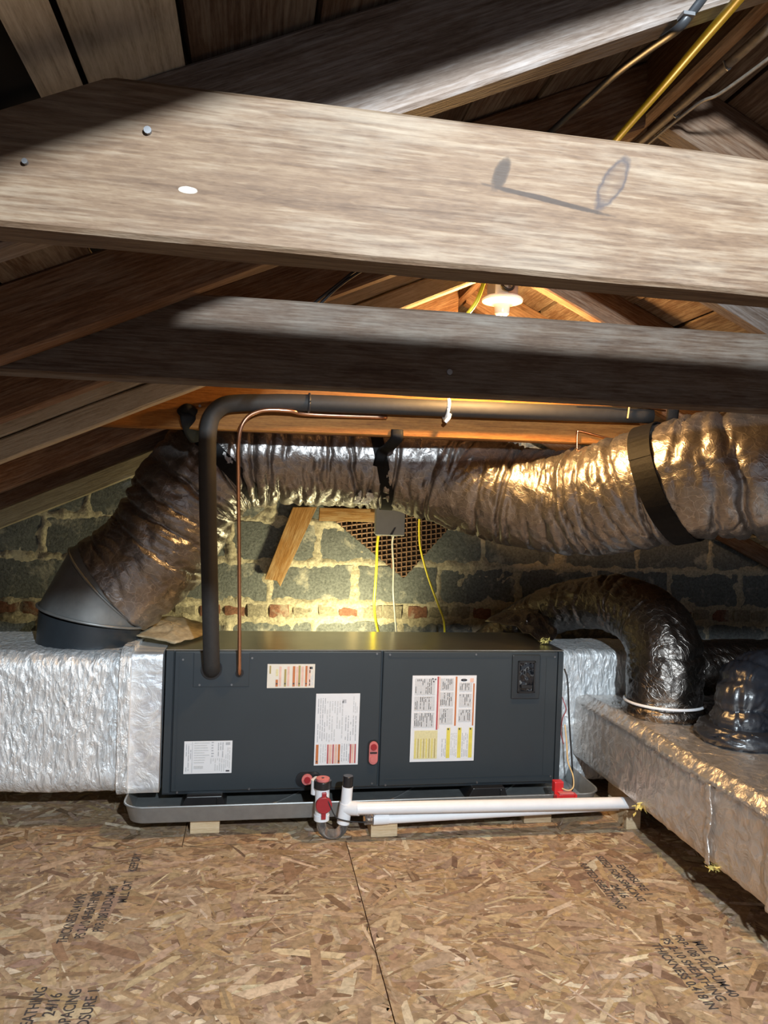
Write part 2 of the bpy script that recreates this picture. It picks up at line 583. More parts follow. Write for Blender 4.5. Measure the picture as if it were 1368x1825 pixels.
def flakes(panel, x0, x1, y0, y1, count):
    rnd = random.Random(int((x0 + 5) * 1000 + y0 * 77))
    v, f, cols = [], [], []
    for _ in range(count):
        cx, cy = rnd.uniform(x0, x1), rnd.uniform(y0, y1)
        L = rnd.choice((rnd.uniform(0.02, 0.07), rnd.uniform(0.05, 0.13), rnd.uniform(0.04, 0.16)))
        w = min(L * 0.55, rnd.choice((rnd.uniform(0.003, 0.009), rnd.uniform(0.008, 0.022), rnd.uniform(0.012, 0.034))))
        a = rnd.gauss(0.0, 0.75) if rnd.random() < 0.6 else rnd.uniform(0, math.pi)
        ca, sa = math.cos(a), math.sin(a)
        z = rnd.uniform(0.0002, 0.0022)
        k1, k2, k3, k4 = (rnd.uniform(-0.28, 0.28) for _ in range(4))
        poly = [(-0.5 + k1 * 0.4, -0.5), (0.0, -0.5 + k2 * 0.5), (0.5 + k3 * 0.5, -0.45), (0.5 - k2 * 0.5, 0.0), (0.48 - k3 * 0.4, 0.5),
                (0.0, 0.5 + k4 * 0.4), (-0.5 - k1 * 0.4, 0.45)]
        o = len(v)
        for px, py in poly:
            X = cx + px * L * ca - py * w * sa
            Y = cy + px * L * sa + py * w * ca
            v.append((min(max(X, x0), x1), min(max(Y, y0), y1), z))
        f.append(list(range(o, o + len(poly))))
        c = rnd.choices(PC, PW)[0]
        j = rnd.uniform(0.85, 1.15)
        cols.append((c[0] * j, c[1] * j * rnd.uniform(0.96, 1.04), c[2] * j * rnd.uniform(0.9, 1.1), 1))
    mb = MB()
    mb.v, mb.f, mb.mi = v, f, [0] * len(f)
    o = mb.build('wood_strand', M['flake'], panel, kind='stuff', origin=Vector((0, 0, 0)))
    at = o.data.attributes.new('flake_colour', 'FLOAT_COLOR', 'CORNER')
    flat = []
    for p, c in zip(f, cols):
        flat += list(c) * len(p)
    at.data.foreach_set('color', flat)


def sheet(x0, x1, y0, y1, n, fy0=None):
    p = MB().box(x0, x1, y0, y1, -0.018, 0.0).build('osb_panel', M['osb'], floor)
    if n:
        flakes(p, x0, x1, max(y0, fy0 if fy0 is not None else y0), y1, n)
    return p


pl = sheet(-0.90, 0.3192, -0.10, 2.342, 8200, 0.95)
pr = sheet(0.3216, 1.541, -0.10, 2.342, 8200, 0.95)
sheet(-1.40, -0.1812, 2.346, 3.565, 2600)
sheet(-0.1788, 1.04, 2.346, 3.565, 2600)
sheet(1.0424, 2.262, 2.346, 3.565, 1600)
sheet(1.5434, 2.763, -0.10, 2.342, 0)
sheet(2.2644, 3.483, 2.346, 3.565, 0)
sheet(-2.122, -0.9024, -0.10, 2.342, 1200, 1.3)
sheet(-2.622, -1.4024, 2.346, 3.565, 0)
sheet(-1.40, -0.1812, -1.60, -0.1024, 0)
sheet(-0.1788, 1.04, -1.60, -0.1024, 0)
sheet(1.0424, 2.262, -1.60, -0.1024, 0)
MB().box(-3.2, 4.4, -1.60, 3.60, -0.024, -0.0185).build('subfloor', M['seam'], floor)


def stamp(panel, txt, x, y, size, rot, sx=1.0, z=0.0026):
    cu = bpy.data.curves.new('stamp', 'FONT')
    cu.body = txt
    cu.size = size
    cu.extrude = 0.00005
    cu.offset = size * 0.012
    tmp = bpy.data.objects.new('stamp', cu)
    COL.objects.link(tmp)
    bpy.context.view_layer.update()
    me = bpy.data.meshes.new_from_object(tmp.evaluated_get(bpy.context.evaluated_depsgraph_get()))
    COL.objects.unlink(tmp)
    bpy.data.objects.remove(tmp)
    R = Matrix.Rotation(rot, 4, 'Z') @ Matrix.Diagonal((sx, 1, 1, 1))
    me.transform(R)
    me.materials.clear()
    me.materials.append(M['ink'])
    o = bpy.data.objects.new('printed_text', me)
    COL.objects.link(o)
    o.location = (x, y, z)
    o.parent = panel
    o.matrix_parent_inverse = WM[panel.name].inverted()


h90 = math.pi / 2
for txt, x, y, sx in (('RATED SHEATHING', -0.400, 1.44, 0.86), ('24/16', -0.364, 1.60, 0.95), ('SIZED FOR SPACING', -0.327, 1.415, 0.86),
                      ('EXPOSURE 1', -0.290, 1.50, 0.95), ('THICKNESS 0.418 IN', -0.400, 1.86, 0.74), ('PS 2-10 SHEATHING', -0.364, 1.875, 0.74),
                      ('PRP-108 HUD-UM-40', -0.327, 1.90, 0.72), ('MILL CAT', -0.292, 2.03, 0.8), ('KEEP DRY', -0.292, 2.20, 0.72)):
    stamp(pl, txt, x, y, 0.034, h90, sx)
for txt, x, y, sx in (('RATED SHEATHING', 1.000, 2.12, 0.86), ('24/16', 1.036, 1.99, 0.95), ('SIZED FOR SPACING', 1.073, 2.16, 0.86),
                      ('EXPOSURE 1', 1.110, 2.10, 0.95), ('THICKNESS 0.418 IN', 1.000, 1.70, 0.80), ('PS 2-10 SHEATHING', 1.036, 1.72, 0.80),
                      ('PRP-108 HUD-UM-40', 1.073, 1.73, 0.78), ('MILL CAT', 1.110, 1.70, 0.8)):
    stamp(pr, txt, x, y, 0.034, -h90, sx)

# ---------------------------------------------------------------- STRUCTURE: gable wall of blocks and brick
WY = 3.42
wall = structure('wall_back', (0, WY, 0))


def deck_z(x):
    return 1.545 + 0.46 * x if x < 0.65 else 1.844 - 0.46 * (x - 0.65)


def block_mesh(name, w, h, amp, mat, seed):
    nx, nzz, d = (6, 3, 0.10) if w > 0.3 else (4, 2, 0.09)
    v, f = [], []
    for j in range(nzz + 1):
        for i in range(nx + 1):
            x, z = (i / nx - 0.5) * w, (j / nzz - 0.5) * h
            e = i in (0, nx) or j in (0, nzz)
            y = (0.005 if e else 0.0) + amp * nz(x * 25 + seed, z * 25, seed * 3.1)
            k = 1.0 + (amp * 1.2 * nz(seed, x * 40, z * 40) / h if e else 0)
            v.append((x * k, y, z * k))
    for j in range(nzz):
        for i in range(nx):
            a = j * (nx + 1) + i
            f.append((a, a + 1, a + nx + 2, a + nx + 1))
    ring = [i for i in range(nx + 1)] + [j * (nx + 1) + nx for j in range(1, nzz + 1)] \
        + [nzz * (nx + 1) + i for i in range(nx - 1, -1, -1)] + [j * (nx + 1) for j in range(nzz - 1, 0, -1)]
    o = len(v)
    for i in ring:
        v.append((v[i][0], d, v[i][2]))
    n = len(ring)
    for i in range(n):
        f.append((ring[i], o + i, o + (i + 1) % n, ring[(i + 1) % n]))
    me = bpy.data.meshes.new(name)
    me.from_pydata(v, [], f)
    me.materials.append(mat)
    me.polygons.foreach_set('use_smooth', [True] * len(f))
    me.set_sharp_from_angle(angle=math.radians(50))
    return me


BH, BW = 0.185, 0.392
bm_ = [block_mesh('block', BW - 0.016, BH - 0.014, 0.005, M['block'], s * 7.3) for s in range(5)]
km_ = [block_mesh('brick', 0.086, 0.058, 0.004, M['brick' if s < 2 else 'brick_grey'], s * 5.1) for s in range(5)]
rw = random.Random(5)
courses = [(0.010, 'b'), (0.195, 'b'), (0.345, 'b'), (0.532, 'k'), (0.604, 'b'), (0.789, 'b'), (0.974, 'b'), (1.159, 'b'), (1.344, 'b'),
           (1.529, 'b'), (1.714, 'b')]
JOINTS = []
BED = []
for ci, (z0, kd) in enumerate(courses):
    BED.append(z0 + 0.002)
    if kd == 'b':
        off = {0: 0.293, 1: 0.08}[(ci + 1) % 2 if ci > 3 else ci % 2]
        k = -9
        while off + k * BW < 4.6:
            cx = off + (k + 0.5) * BW
            JOINTS.append((off + k * BW, z0, z0 + BH))
            k += 1
            if cx < -3.3 or z0 + BH * 0.35 > deck_z(cx):
                continue
            if z0 > 0.6 and abs(cx - 0.66) < 0.15 and 0.7 < z0 < 0.9:
                pass
            o = bpy.data.objects.new('block', bm_[rw.randrange(5)])
            COL.objects.link(o)
            o.location = (cx + rw.uniform(-0.004, 0.004), WY + rw.uniform(-0.002, 0.004), z0 + BH / 2 + rw.uniform(-0.002, 0.002))
            o.scale = (1, 1, 1)
            o.parent = wall
            o.matrix_parent_inverse = WM[wall.name].inverted()
    else:
        k = -30
        while k * 0.1045 < 4.4:
            cx = 0.03 + k * 0.1045
            k += 1
            if cx < -2.2:
                continue
            o = bpy.data.objects.new('brick', km_[rw.randrange(5)])
            COL.objects.link(o)
            o.location = (cx + rw.uniform(-0.01, 0.01), WY - 0.004 + rw.uniform(-0.003, 0.006), z0 + 0.036)
            o.rotation_euler = (0, rw.uniform(-0.03, 0.03), 0)
            o.parent = wall
            o.matrix_parent_inverse = WM[wall.name].inverted()
BED.append(0.604)


def mortar():
    x0, x1, z0, z1 = -1.45, 2.9, 0.30, 1.50
    nx, nzc = 440, 130
    v, f = [], []
    beds = sorted(set(BED))
    for j in range(nzc + 1):
        z = z0 + (z1 - z0) * j / nzc
        db = min(abs(z - b) for b in beds)
        js = [a for a, q0, q1 in JOINTS if q0 - 0.01 <= z <= q1 + 0.01]
        for i in range(nx + 1):
            x = x0 + (x1 - x0) * i / nx
            d = min([db] + [abs(x - a) for a in js])
            n1 = nz(x * 14, z * 14, 3.3)
            n2 = nz(x * 48, z * 48, 9.1)
            n3 = nz(x * 5, z * 5, 17.0)
            brickrow = 1.0 if 0.53 < z < 0.605 else 0.0
            h = 0.0125 * math.exp(-(d / 0.021) ** 2) + 0.012 * n1 + 0.007 * n2 + 0.012 * max(0, n3) + 0.0015 * brickrow - 0.0100
            v.append((x, WY + 0.004 - h, z))
    for j in range(nzc):
        for i in range(nx):
            xm = x0 + (x1 - x0) * (i + 0.5) / nx
            zm = z0 + (z1 - z0) * (j + 0.5) / nzc
            if zm > deck_z(xm) - 0.02:
                continue
            a = j * (nx + 1) + i
            f.append((a, a + 1, a + nx + 2, a + nx + 1))
    mb = MB()
    mb.v, mb.f, mb.mi = v, f, [0] * len(f)
    mb.build('mortar', M['mortar'], wall, smooth='all', kind='stuff')


mortar()
MB().prism([(-3.3, -0.02), (4.5, -0.02), (4.5, 0.10), (0.65, 1.83), (-3.3, 0.02)], WY + 0.06, WY + 0.16).build('backing', M['mortar'], wall)

# ---------------------------------------------------------------- STRUCTURE: roof deck
ceiling = structure('ceiling')
SL = 0.46
ANG = math.atan(SL)
CA, SA = math.cos(ANG), math.sin(ANG)


def deck_board(x0, x1, side, ya, yb, mat='deck'):
    if side < 0:
        f = lambda x: 1.545 + SL * x
    else:
        f = lambda x: 1.844 - SL * (x - 0.65)
    j = random.uniform(-0.003, 0.003)
    nn = (-SA, CA) if side < 0 else (SA, CA)
    v = []
    n = 10
    for i in range(n + 1):
        y = ya + (yb - ya) * i / n
        a0 = x0 + 0.0035 + random.uniform(-0.0015, 0.0015)
        a1 = x1 - 0.0035 + random.uniform(-0.0015, 0.0015)
        for x, t in ((a0, 0), (a1, 0), (a1, 0.019), (a0, 0.019)):
            v.append((x + nn[0] * t, y, f(x) + j + nn[1] * t))
    fcs = []
    for i in range(n):
        for k in range(4):
            fcs.append((i * 4 + k, i * 4 + (k + 1) % 4, (i + 1) * 4 + (k + 1) % 4, (i + 1) * 4 + k))
    fcs += [(3, 2, 1, 0), tuple(n * 4 + k for k in range(4))]
    # grain runs along Y: build turned so that local X is the board's length
    mid = Vector(((x0 + x1) / 2, (ya + yb) / 2, f((x0 + x1) / 2)))
    R = Matrix.Rotation(-math.pi / 2, 4, 'Z')
    me = bpy.data.meshes.new('deck_board')
    me.from_pydata([R @ (Vector(p) - mid) for p in v], [], fcs)
    me.materials.append(M[mat])
    o = bpy.data.objects.new('deck_board', me)
    COL.objects.link(o)
    o.location = mid
    o.rotation_euler = (0, 0, math.pi / 2)
    o.parent = ceiling
    return o


PX = 0.131
k = -0.09
edges = [0.645, 0.573, 0.442, 0.311, 0.180, 0.049, -0.082, -0.1775, -0.222]
x = -0.252
while x > -3.3:
    edges.append(x)
    x -= PX
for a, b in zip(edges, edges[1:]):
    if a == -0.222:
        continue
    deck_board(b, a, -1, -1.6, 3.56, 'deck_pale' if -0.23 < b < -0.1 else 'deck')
x = 0.655
while x < 4.3:
    deck_board(x, x + PX, 1, -1.6, 3.56)
    x += PX
fl = MB()
fl.prism([(-3.5, 1.567 - SL * 3.5), (0.65, 1.875), (0.65, 1.895), (-3.5, 1.587 - SL * 3.5)], -1.6, 3.58)
fl.prism([(0.65, 1.875), (4.5, 1.867 - SL * 3.85), (4.5, 1.887 - SL * 3.85), (0.65, 1.895)], -1.6, 3.58)
fl.build('roof_felt', M['felt'], ceiling)

# ---------------------------------------------------------------- TIMBERS


def beam(name, label, cat, P, L, ang, h, t, cl, cr, mat, group=None, seed=0.0, wob=0.0018):
    n = max(4, int(L / 0.05))
    c = 0.004
    prof = [(0, c), (c, 0), (t - c, 0), (t, c), (t, h - c), (t - c, h), (c, h), (0, h - c)]
    v, f = [], []
    for i in range(n + 1):
        u = i / n
        for (y, z) in prof:
            xs = cl * z / h
            xe = L + cr * z / h
            xx = xs + (xe - xs) * u
            dy = wob * nz(xx * 7, y * 30 + seed, z * 11)
            dz = wob * nz(xx * 6 + 50, y * 30, z * 20 + seed)
            v.append((xx, y + dy, z + dz))
    m = len(prof)
    for i in range(n):
        for q in range(m):
            f.append((i * m + q, i * m + (q + 1) % m, (i + 1) * m + (q + 1) % m, (i + 1) * m + q))
    f.append(tuple(range(m - 1, -1, -1)))
    f.append(tuple(range(n * m, n * m + m)))
    me = bpy.data.meshes.new(name)
    me.from_pydata(v, [], [tuple(reversed(q)) for q in f])
    me.materials.append(mat)
    o = bpy.data.objects.new(name, me)
    COL.objects.link(o)
    o.location = P
    o.rotation_euler = (0, -ang, 0)
    WM[o.name] = Matrix.Translation(P) @ Matrix.Rotation(-ang, 4, 'Y')
    if cat:
        tag(o, label, cat, group)
    return o


LEFT = [(0.35, 1.444, 'dark rafter of the left roof slope nearest the viewer, above the frame edge'),
        (0.800, 1.418, 'weathered rafter crossing the top of the photo, just behind the nearest collar tie'),
        (1.200, 1.430, 'dark brown left rafter with worn pale bottom edge in front of the second wooden beam'),
        (1.600, 1.432, 'dark left rafter just above the grey rafter at the left edge'),
        (2.000, 1.420, 'greyish left rafter with a long crack, ending above the bend of the dark pipe'),
        (2.392, 1.402, 'brown left rafter behind the bend of the insulated pipe'),
        (2.800, 1.400, 'brown left rafter above the black flexible duct elbow')]
for Y, ic, lab in LEFT:
    x0 = -2.6
    vert = 1.543 - ic
    if Y == 2.0:
        hh = vert * CA
        lo = beam('rafter', lab, 'rafter', (x0, Y, ic + SL * x0), (0.637 - x0) / CA, ANG, hh * 0.48, 0.042, 0, vert * SA * 0.48, M['grey_rafter_lit'], seed=Y * 9, wob=0.003)
        up_ = beam('split_half', None, None, (x0 - SA * (hh * 0.48 + 0.004), Y + 0.003, ic + SL * x0 + CA * (hh * 0.48 + 0.004)), (0.637 - x0) / CA, ANG,
                   hh * 0.52 - 0.004, 0.042, 0, vert * SA * 0.5, M['grey_rafter_lit'], seed=Y * 7, wob=0.003)
        up_.parent = lo
        up_.matrix_parent_inverse = WM[lo.name].inverted()
        continue
    beam('rafter', lab, 'rafter', (x0, Y, ic + SL * x0), (0.637 - x0) / CA, ANG, vert * CA, 0.042, 0, vert * SA, M['frosted' if Y == 0.8 else 'rafter'], seed=Y * 9)
RIGHT = [(0.35, 1.735, 'right slope rafter nearest the viewer, above the frame'),
         (0.800, 1.730, 'dark right slope rafter beside the ridge board at the top right corner'),
         (1.200, 1.735, 'right slope rafter seen just above the nearest collar tie at far right'),
         (1.600, 1.735, 'right slope rafter with a frosted face at the right edge between two beams'),
         (2.000, 1.735, 'orange lit right slope rafter running down from the ceiling lamp'),
         (2.392, 1.735, 'right slope rafter behind the ceiling lamp'),
         (2.800, 1.735, 'right slope rafter farthest back, behind the lamp')]
for Y, zr, lab in RIGHT:
    L = 2.6
    vert = 1.842 - zr
    beam('rafter', lab, 'rafter', (0.663, Y, zr), L / CA, -ANG, vert * CA, 0.042, -vert * SA, -vert * SA, M['frosted' if Y == 1.6 else 'rafter'], seed=Y * 5)
beam('barge_board', 'pale grey board lying along the gable wall under the left roof slope', 'board', (-2.6, 3.30, 1.378 - SL * 2.6), 3.2 / CA, ANG,
     0.088 * CA, 0.025, 0, 0, M['barge'], seed=3)
beam('barge_board', 'dark board lying along the gable wall under the right roof slope', 'board', (0.72, 3.30, 1.64), 2.6 / CA, -ANG,
     0.088 * CA, 0.025, 0, 0, M['rafter'], seed=4)
rb = beam('ridge_board', 'thin dark ridge board running away from the top right corner', 'beam', (0, 0, 0), 5.1, 0, 0.102, 0.025, 0, 0, M['rafter'])
rb.rotation_euler = (0, 0, math.pi / 2)
rb.location = (0.6625, -1.55, 1.740)

tie1 = beam('collar_tie', 'large pale wooden beam crossing the whole picture, nearest the viewer', 'beam', (-0.446, 0.700, 1.289), 2.27, 0.0, 0.141,
            0.045, 0.313, -0.3, M['tie'], seed=1)
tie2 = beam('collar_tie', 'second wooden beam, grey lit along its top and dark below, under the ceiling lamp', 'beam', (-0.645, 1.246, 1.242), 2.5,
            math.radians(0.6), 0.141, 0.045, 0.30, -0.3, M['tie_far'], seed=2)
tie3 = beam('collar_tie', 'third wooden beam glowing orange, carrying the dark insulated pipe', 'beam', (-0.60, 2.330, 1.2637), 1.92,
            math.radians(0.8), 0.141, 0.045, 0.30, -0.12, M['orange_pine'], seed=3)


def nail(parent, x, y, z, r=0.005):
    MB().cyl((x, y - 0.0025, z), (x, y + 0.01, z), r, 10).build('nail', M['steel'], parent)


nail(tie1, -0.104, 0.699, 1.384, 0.0034)
nail(tie1, -0.205, 0.699, 1.345, 0.0025)
nail(tie2, 0.32, 1.245, 1.29)
for sx, sz in ((-0.20, 1.335), (-0.17, 1.34)):
    nail(tie3, sx, 2.329, sz, 0.004)

# ---------------------------------------------------------------- foil covered boxes


def foil_box(axis, a0, a1, c0, c1, z0, z1, r, step, amp, seed, taper=None):
    """Rounded box swept along X or Y, its skin dented like loose foil wrap."""
    prof = []
    q = 5
    for (cx, cz, st) in ((c1 - r, z1 - r, 0), (c0 + r, z1 - r, 1), (c0 + r, z0 + r, 2), (c1 - r, z0 + r, 3)):
        for i in range(q + 1):
            g = math.pi / 2 * (st + i / q)
            prof.append(Vector((cx + r * math.cos(g), cz + r * math.sin(g), 0)))
    prof.append(prof[0].copy())
    prof = resample(prof, step)[:-1]
    n = len(prof)
    cc = Vector(((c0 + c1) / 2, (z0 + z1) / 2, 0))
    norms = []
    for i in range(n):
        t = prof[(i + 1) % n] - prof[i - 1]
        nn = Vector((t.y, -t.x, 0)).normalized()
        norms.append(nn)
    m = max(2, int(abs(a1 - a0) / step))
    v, f = [], []
    for j in range(m + 1):
        a = a0 + (a1 - a0) * j / m
        edge = min(j, m - j) / m
        for i in range(n):
            p = prof[i]
            big = nz(a * 4 + seed, p.x * 4, p.y * 4)
            rid = 1 - abs(nz(a * 9 + seed, p.x * 9 + 7, p.y * 7 + big)) * 2
            rid2 = 1 - abs(nz(a * 22 + big * 3, p.x * 16 + seed, p.y * 16)) * 2
            sm = nz(a * 45, p.x * 45 + seed, p.y * 45)
            rid3 = 1 - abs(nz(a * 26 + seed + big * 2, p.x * 5, p.y * 5)) * 2
            d = amp * (0.7 * big + 0.30 * rid ** 3 + 0.10 * max(0, rid2) ** 3 + 0.22 * max(0, rid3) ** 4 + 0.07 * sm)
            w = p + norms[i] * d
            v.append((a, w.x, w.y) if axis == 'x' else (w.x, a, w.y))
    for j in range(m):
        for i in range(n):
            q4 = (j * n + i, j * n + (i + 1) % n, (j + 1) * n + (i + 1) % n, (j + 1) * n + i)
            f.append(q4 if axis == 'x' else tuple(reversed(q4)))
    f.append(tuple(range(n)))
    f.append(tuple(range(m * n, m * n + n))[::-1])
    mb = MB()
    mb.v, mb.f, mb.mi = v, f, [0] * len(f)
    mb.smooth = True
    return mb


plen = thing('duct_plenum', 'bright crinkled foil wrapped box duct at the left end of the dark unit', 'duct', (-0.75, 2.7, 0.10))
foil_box('x', -1.75, -0.375, 2.490, 2.92, 0.112, 0.560, 0.055, 0.010, 0.012, 2.0).build('foil_wrap', M['foil'], plen)
foil_box('x', -0.40, -0.366, 2.476, 2.925, 0.104, 0.57, 0.05, 0.008, 0.010, 8.0).build('bunched_edge', M['foil'], plen)
foil_box('x', -0.372, -0.272, 2.506, 2.895, 0.103, 0.556, 0.012, 0.010, 0.004, 5.0).build('tape_band', M['tape'], plen)
for xx in (-1.45, -0.62):
    MB().box(xx - 0.05, xx + 0.05, 2.84, 2.92, 0.0, 0.107).build('wooden_block', M['rafter'], plen, bevel=0.003)

plr = thing('duct_plenum', 'foil wrapped box duct butting against the right end of the dark unit', 'duct', (1.5, 2.8, 0.04))
foil_box('x', 1.110, 2.60, 2.668, 2.935, 0.045, 0.540, 0.03, 0.012, 0.010, 21.0).build('foil_wrap', M['foil'], plr)
MB().box(1.6, 1.7, 2.70, 2.90, 0.0, 0.05).build('wooden_block', M['new_wood'], plr)

trunk = thing('trunk_duct', 'long low foil covered trunk duct running toward the viewer along the right side', 'duct', (1.5, 1.8, 0.14))
foil_box('y', 0.55, 2.664, 1.220, 1.90, 0.142, 0.372, 0.022, 0.012, 0.009, 33.0).build('foil_wrap', M['foil2'], trunk)


def ribbon(pts, w, mat, name, parent, t=0.003, ns=10, seed=0.0):
    """crumpled strip laid along points with given (point, normal)"""
    P = catmull([p for p, n in pts], ns)
    N = catmull([n for p, n in pts], ns)
    v, f = [], []
    for i, (p, nrm) in enumerate(zip(P, N)):
        a = P[max(0, i - 1)]
        b = P[min(len(P) - 1, i + 1)]
        tg = (b - a).normalized()
        nrm = nrm.normalized()
        sd = tg.cross(nrm).normalized()
        for k in range(5):
            s = (k / 4 - 0.5) * w * (1 + 0.25 * nz(i * 0.6 + seed, k, 2))
            v.append(p + sd * s + nrm * (t + 0.006 * abs(nz(i * 0.9, k * 1.3, seed))))
    for i in range(len(P) - 1):
        for k in range(4):
            f.append((i * 5 + k, i * 5 + k + 1, i * 5 + k + 6, i * 5 + k + 5))
    mb = MB()
    mb.v, mb.f, mb.mi = v, f, [0] * len(f)
    o = mb.build(name, mat, parent, smooth='all')
    so = o.modifiers.new('thick', 'SOLIDIFY')
    so.thickness = 0.0015
    return o


UP, LF = Vector((0, 0, 1)), Vector((-1, 0, 0))
ribbon([(Vector((1.235, y, 0.366 + 0.004 * math.sin(y * 9))), Vector((-0.7, 0, 0.7))) for y in [0.9, 1.1, 1.3, 1.5, 1.7, 1.9, 2.1, 2.3, 2.5, 2.62]],
       0.05, M['foil2'], 'corner_tape', trunk, 0.010, 8, 4.0)
for yy, sd in ((1.80, 1.0), (1.56, 2.0), (1.50, 5.0)):
    ribbon([(Vector((1.216, yy + 0.007 * math.sin(k * 1.7 + sd), 0.355 - k * 0.035)), LF) for k in range(7)], 0.022, M['foil2'], 'seam_ridge', trunk,
           0.008, 6, sd)


def fluff(name, parent, c, r, n, mat, seed):
    rr = random.Random(seed)
    mb = MB()
    for _ in range(n):
        p = Vector(c) + Vector((rr.gauss(0, r), rr.gauss(0, r), rr.gauss(0, r * 0.7)))
        d = Vector((rr.gauss(0, 1), rr.gauss(0, 1), rr.gauss(0, 1))).normalized() * r * rr.uniform(0.5, 1.1)
        e = Vector((rr.gauss(0, 1), rr.gauss(0, 1), rr.gauss(0, 1))).normalized() * r * rr.uniform(0.3, 0.8)
        mb.add([p - d, p + e, p + d, p - e * 0.6 + d * 0.2], [(0, 1, 2), (0, 2, 3)])
    return mb.build(name, mat, parent, kind='stuff' if parent else None)


fluff('torn_insulation', trunk, (1.222, 1.785, 0.146), 0.011, 30, M['fluff'], 3)
fluff('torn_insulation', trunk, (1.222, 2.16, 0.150), 0.012, 26, M['fluff'], 4)
for i, (bx, by, lab) in enumerate(((1.268, 2.335, 'cut end of lumber standing under the trunk duct beside the white pipe'),
                                   (1.45, 1.15, 'lumber block under the near end of the trunk duct'))):
    mb = MB().box(bx, bx + 0.052, by, by + 0.14, 0.0, 0.066)
    mb.box(bx + 0.004, bx + 0.056, by + 0.01, by + 0.15, 0.0665, 0.137)
    tag(mb.build('wooden_block', M['new_wood'], bevel=0.003), lab, 'wood block')

# ---------------------------------------------------------------- flexible ducts


def flex(path, r, step=0.0065, n=110, amp=0.012, pitch=15.0, shear=1.0, seed=0.0, crum=1.0, crease=0.0, gap=0.034):
    P = resample(catmull(path, 12), step)
    F = frames(P, Vector((0, -1, 0.3)))
    v, f = [], []
    N = len(P)
    rc = random.Random(int(seed * 100) + 3)
    folds = []
    q0 = 0.0
    while crease and q0 < N * step:
        folds.append((q0, rc.uniform(-0.035, 0.035), rc.uniform(0, 2 * math.pi), rc.uniform(0, 2 * math.pi), rc.uniform(0.7, 2.4), rc.uniform(0.5, 1.3),
                      rc.uniform(0.004, 0.009)))
        q0 += gap * rc.uniform(0.35, 1.7)
    for i, p in enumerate(P):
        s = i * step
        act = [c for c in folds if abs(c[0] - s) < 0.085]
        u = i / (N - 1)
        rr = r(u) if callable(r) else r
        t, a, b = F[i]
        for k in range(n):
            g = 2 * math.pi * k / n
            ca, sa = math.cos(g), math.sin(g)
            cx, cy = ca * 1.3 + seed, sa * 1.3
            w1 = nz(s * 3.1 + seed, ca * 0.5, sa * 0.5)
            w2 = nz(cx * 1.1, cy * 1.1, s * 4.0)
            w3 = nz(cx * 3.0, cy * 3.0, s * 9 + 9)
            ph = s * pitch + 1.3 * w1 + 1.0 * shear * w2 + 0.40 * w3 + 0.22 * shear * sa
            fr = ph - math.floor(ph)
            puff = min(1.0, (fr * (1 - fr) * 4) ** 0.40)
            dep = max(0.15, 0.55 + 1.5 * nz(math.floor(ph) * 1.7 + seed, cx * 1.1, cy * 1.1))
            ph2 = s * pitch * 2.3 + 2.4 * nz(cx * 1.3 + 4, cy * 1.3, s * 5) + 0.7 * sa
            f2 = abs(ph2 - math.floor(ph2) - 0.5) * 2
            on2 = max(0.0, min(1.0, 0.4 + 2.2 * nz(cx * 1.5, s * 6 + 31, cy * 1.5)))
            d = amp * dep * (puff - 0.8) - 0.0075 * crum * on2 * f2 ** 5
            d += 0.0042 * crum * nz(p.x * 13 + ca * 2.2, p.y * 13 + seed, p.z * 13 + sa * 2.2)
            rg = 1 - abs(nz(ca * 3.6 + seed, sa * 3.6, s * 20 + 2 * w2)) * 2
            d += 0.0030 * crum * max(0, rg) ** 4
            for (s0, kk, g0, gc, gw, dp_, wd) in act:
                dg = abs((g - gc + math.pi) % (2 * math.pi) - math.pi)
                if dg > gw:
                    continue
                ds = s - s0 - kk * math.sin(g - g0) - 0.012 * w2 - 0.006 * w3
                if abs(ds) < 0.045:
                    win = math.cos(dg / gw * math.pi / 2) ** 0.5
                    d -= crease * dp_ * win * (math.exp(-abs(ds) / wd) - 0.35 * math.exp(-abs(ds) / (wd * 3.5)))
            q = rr + d
            v.append(p + a * (q * ca) + b * (q * sa))
    for i in range(N - 1):
        for k in range(n):
            f.append((i * n + k, i * n + (k + 1) % n, (i + 1) * n + (k + 1) % n, (i + 1) * n + k))
    f.append(tuple(range(n - 1, -1, -1)))
    f.append(tuple(range((N - 1) * n, N * n)))
    mb = MB()
    mb.v, mb.f, mb.mi = v, f, [0] * len(f)
    mb.smooth = 'all'
    return mb, P, F


def strap_round(P, F, i, rad, w, mat, name, parent, tilt=0.0, g0=0.0, g1=2 * math.pi, thick=0.004):
    """flat strap bent round a duct at ring i"""
    t, a, b = F[i]
    n = 56
    v, f = [], []
    for k in range(n + 1):
        g = g0 + (g1 - g0) * k / n
        d = a * math.cos(g) + b * math.sin(g)
        c = P[i] + t * (tilt * math.sin(g))
        for rr, s in ((rad, -w / 2), (rad, w / 2), (rad + thick, w / 2), (rad + thick, -w / 2)):
            wob = 0.004 * nz(g * 2, s * 30, i * 0.1)
            v.append(c + d * (rr + wob) + t * s)
    for k in range(n):
        for q in range(4):
            f.append((k * 4 + q, k * 4 + (q + 1) % 4, (k + 1) * 4 + (q + 1) % 4, (k + 1) * 4 + q))
    mb = MB()
    mb.add(v, f)
    return mb


